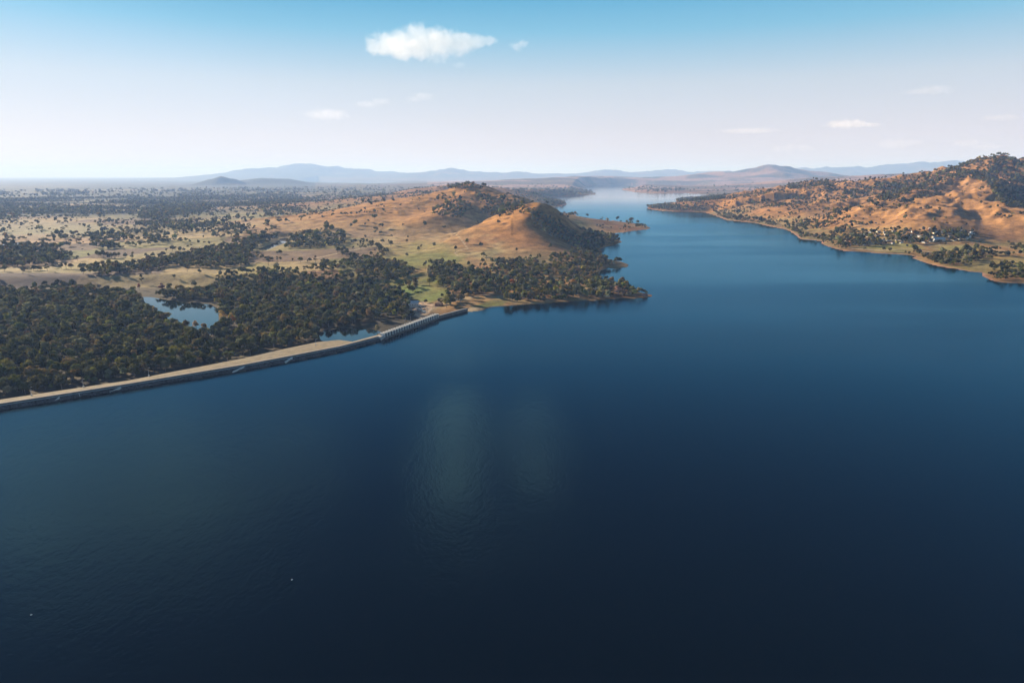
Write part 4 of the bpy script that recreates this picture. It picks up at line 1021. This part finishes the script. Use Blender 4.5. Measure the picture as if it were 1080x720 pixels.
def cloud(blobs, dist, label, mat, amp=1.0, name='cloud'):
    """blobs: pixel centre, half width, half height in pixels; real size follows from the distance"""
    d0 = dist
    # every cloud floats clear above the hazy air
    while min(ray(b_[0], b_[1], dist)[2] - b_[3] * 1.4 * 1.35 * dist / FPX for b_ in blobs) < HAZE_TOP + 60: dist *= 1.04
    mat = mat * d0 / dist
    k = dist / FPX; cx = np.mean([b_[0] for b_ in blobs]); cy = np.mean([b_[1] for b_ in blobs])
    c0 = ray(cx, cy, dist)
    bm = bmesh.new(); cs = []; rs = []
    for bx, by, hw, hh in blobs:
        p = ray(bx, by, dist) - c0; r = (hw * k * 1.25, hw * k * 1.1, hh * k * 1.35); cs.append(tuple(p)); rs.append(r)
        bmesh.ops.create_icosphere(bm, subdivisions=3, radius=1, matrix=Matrix.Translation(Vector(p)) @ Matrix.Diagonal((r[0] * 1.4, r[1] * 1.4, r[2] * 1.4, 1)))
    me = bpy.data.meshes.new('cloud_raw'); bm.to_mesh(me); bm.free()
    tmp = bpy.data.objects.new('cloud_raw', me); COL.objects.link(tmp)
    md = tmp.modifiers.new('r', 'REMESH'); md.mode = 'VOXEL'; hmin = min(b_[3] for b_ in blobs) * k; md.voxel_size = max(hmin / 3.5, 12)
    dg = bpy.context.evaluated_depsgraph_get(); me2 = bpy.data.meshes.new_from_object(tmp.evaluated_get(dg)); me2.name = 'cloud'
    bpy.data.objects.remove(tmp)
    me2.materials.clear(); me2.materials.append(cloud_mat(cs, rs, mat, max(b_[3] for b_ in blobs) * k * 1.1))
    o = obj(name, me2); o.location = c0; tag(o, label, 'cloud', 'small fair weather clouds'); return o
cloud([(404, 49, 20, 7), (425, 46, 28, 11), (446, 41.5, 25, 12), (461, 47, 30, 12), (432, 52, 36, 8), (482, 46, 24, 8), (500, 44.5, 16, 4.5), (514, 43, 13, 4.5)], 14000, 'largest white puffy cloud with a thin tail, high above the middle hills', CM)
cloud([(545, 49, 7, 4), (551, 46.5, 6, 3.5)], 14000, 'small round white cloud just right of the largest cloud', CM)
cloud([(484, 69, 7, 3)], 14000, 'tiny white puff directly below the largest cloud', CT)
cloud([(388, 110, 14, 3), (402, 107, 11, 3)], 15000, 'faint flat cloud streak below and left of the largest cloud', CT)
cloud([(445, 102, 11, 4), (438, 105, 10, 2.5)], 15000, 'faint small cloud below the left half of the largest cloud', CT)
cloud([(345, 121, 22, 5)], 16000, 'very faint cloud patch lowest on the left of the sky', CT)
cloud([(985, 95, 18, 4), (968, 97, 14, 2.5)], 15000, 'pale pink flat cloud highest on the right of the sky', CT)
cloud([(893, 131, 18, 4), (912, 131.5, 15, 2), (880, 131, 8, 3.5)], 16000, 'flat based white cloud with grey tail over the right range', 0.0011)
cloud([(945, 152, 18, 5), (960, 151, 12, 3)], 18000, 'low white cloud above the left shoulder of the right mountain', CT)
cloud([(832, 156, 9, 4), (822, 157, 8, 3), (848, 156, 10, 3)], 20000, 'low faint cloud row above the pointed blue peak', CT)
cloud([(1020, 151, 16, 3.5), (1040, 155, 16, 3)], 18000, 'low faint cloud just above the right mountain top', CT)
cloud([(1055, 124, 18, 3)], 16000, 'thin grey cloud streak at the right edge of the sky', CT)
cloud([(790, 138, 30, 2.2)], 18000, 'long thin cloud streak left of the flat based white cloud', CT)

# unseen clouds added above the view to put pale reflections on the lake
cloud([(466, -115, 32, 36), (478, -55, 28, 26), (462, -170, 26, 30), (484, -22, 20, 9)], 5000, 'tall white unseen cloud added overhead, mirrored as the pale streak on the open water', 0.009)
cloud([(574, -115, 22, 32), (566, -65, 20, 22)], 5000, 'slim white unseen cloud added overhead, mirrored as the fainter second streak', 0.009)
cloud([(-60, -130, 120, 45), (60, -80, 130, 28), (90, -125, 110, 40), (240, -70, 85, 18)], 3600, 'broad thin unseen cloud sheet added overhead, mirrored on the water along the dam', 0.004)

# ------------------------------------------------------------------ haze, sky, sun
HM, nt, o = mat_new('haze_air')
pv = N(nt, 'ShaderNodeVolumePrincipled'); pv.inputs['Density'].default_value = 3.8e-5; pv.inputs['Density Attribute'].default_value = ''
pv.inputs['Color'].default_value = (0.35, 0.55, 1.0, 1); pv.inputs['Absorption Color'].default_value = (0.47, 0.47, 0.47, 1); pv.inputs['Anisotropy'].default_value = 0.06
nt.links.new(pv.outputs[0], o.inputs['Volume']); HM.cycles.homogeneous_volume = True
hz = MB().box((0, 0, HAZE_TOP / 2 - 11), (200000, 200000, HAZE_TOP + 22)).build('haze', HM); tag(hz, kind='stuff')

SUN_AZ = math.atan2(-0.83, 0.56); SUN_EL = R(18)       # from the left and a little ahead
sd = Vector((math.sin(SUN_AZ) * math.cos(SUN_EL), math.cos(SUN_AZ) * math.cos(SUN_EL), math.sin(SUN_EL)))
sl = bpy.data.lights.new('sun', 'SUN'); sl.energy = 5.0; sl.angle = R(0.5); sl.color = (1.0, 0.85, 0.66)
so = bpy.data.objects.new('sun', sl); COL.objects.link(so); so.rotation_euler = sd.to_track_quat('Z', 'Y').to_euler()
nt = WD.node_tree
for n in list(nt.nodes): nt.nodes.remove(n)
wo = nt.nodes.new('ShaderNodeOutputWorld'); bg = nt.nodes.new('ShaderNodeBackground'); sk = nt.nodes.new('ShaderNodeTexSky')
sk.sky_type = 'NISHITA'; sk.sun_disc = False; sk.sun_elevation = SUN_EL; sk.sun_rotation = SUN_AZ; sk.altitude = 200; sk.air_density = 1.0; sk.dust_density = 0.25; sk.ozone_density = 2.0
bg.inputs['Strength'].default_value = 0.08
tn = N(nt, 'ShaderNodeVectorMath', operation='MULTIPLY')
tc = N(nt, 'ShaderNodeTexCoord'); sx = N(nt, 'ShaderNodeSeparateXYZ'); nt.links.new(tc.outputs['Generated'], sx.inputs[0])
rp = N(nt, 'ShaderNodeValToRGB'); nt.links.new(sx.outputs['Z'], rp.inputs[0])
SKY = [(0.0, (.84, .75, .79)), (.05, (.79, .72, .78)), (.12, (.62, .68, .76)), (.185, (.23, .54, .74)), (.245, (.05, .37, .62)), (.40, (.035, .20, .40)), (.75, (.012, .07, .18))]
el = rp.color_ramp.elements; el[0].position = SKY[0][0]; el[0].color = (*SKY[0][1], 1); el[1].position = 1.0; el[1].color = (.01, .05, .14, 1)
for p_, c_ in SKY[1:]:
    e_ = el.new(p_); e_.color = (*c_, 1)
tn.inputs[1].default_value = (.85, .95, 1.05)
gs = N(nt, 'ShaderNodeVectorMath', operation='SCALE'); gs.inputs['Scale'].default_value = 4.75; nt.links.new(rp.outputs[0], gs.inputs[0])
mxs = N(nt, 'ShaderNodeMix', data_type='RGBA'); mxs.inputs[0].default_value = .90; nt.links.new(tn.outputs[0], mxs.inputs[6]); nt.links.new(gs.outputs[0], mxs.inputs[7])
nt.links.new(sk.outputs[0], tn.inputs[0]); nt.links.new(mxs.outputs[2], bg.inputs[0]); nt.links.new(bg.outputs[0], wo.inputs[0])

SC.view_settings.view_transform = 'Standard'; SC.view_settings.look = 'None'; SC.view_settings.exposure = 1.4; SC.view_settings.gamma = 1; SC.view_settings.use_curve_mapping = False
cy = SC.cycles
cy.use_denoising = True; cy.max_bounces = 10; cy.volume_bounces = 6; cy.diffuse_bounces = 2; cy.glossy_bounces = 3; cy.transparent_max_bounces = 8
try: cy.denoiser = 'OPENIMAGEDENOISE'
except Exception: pass
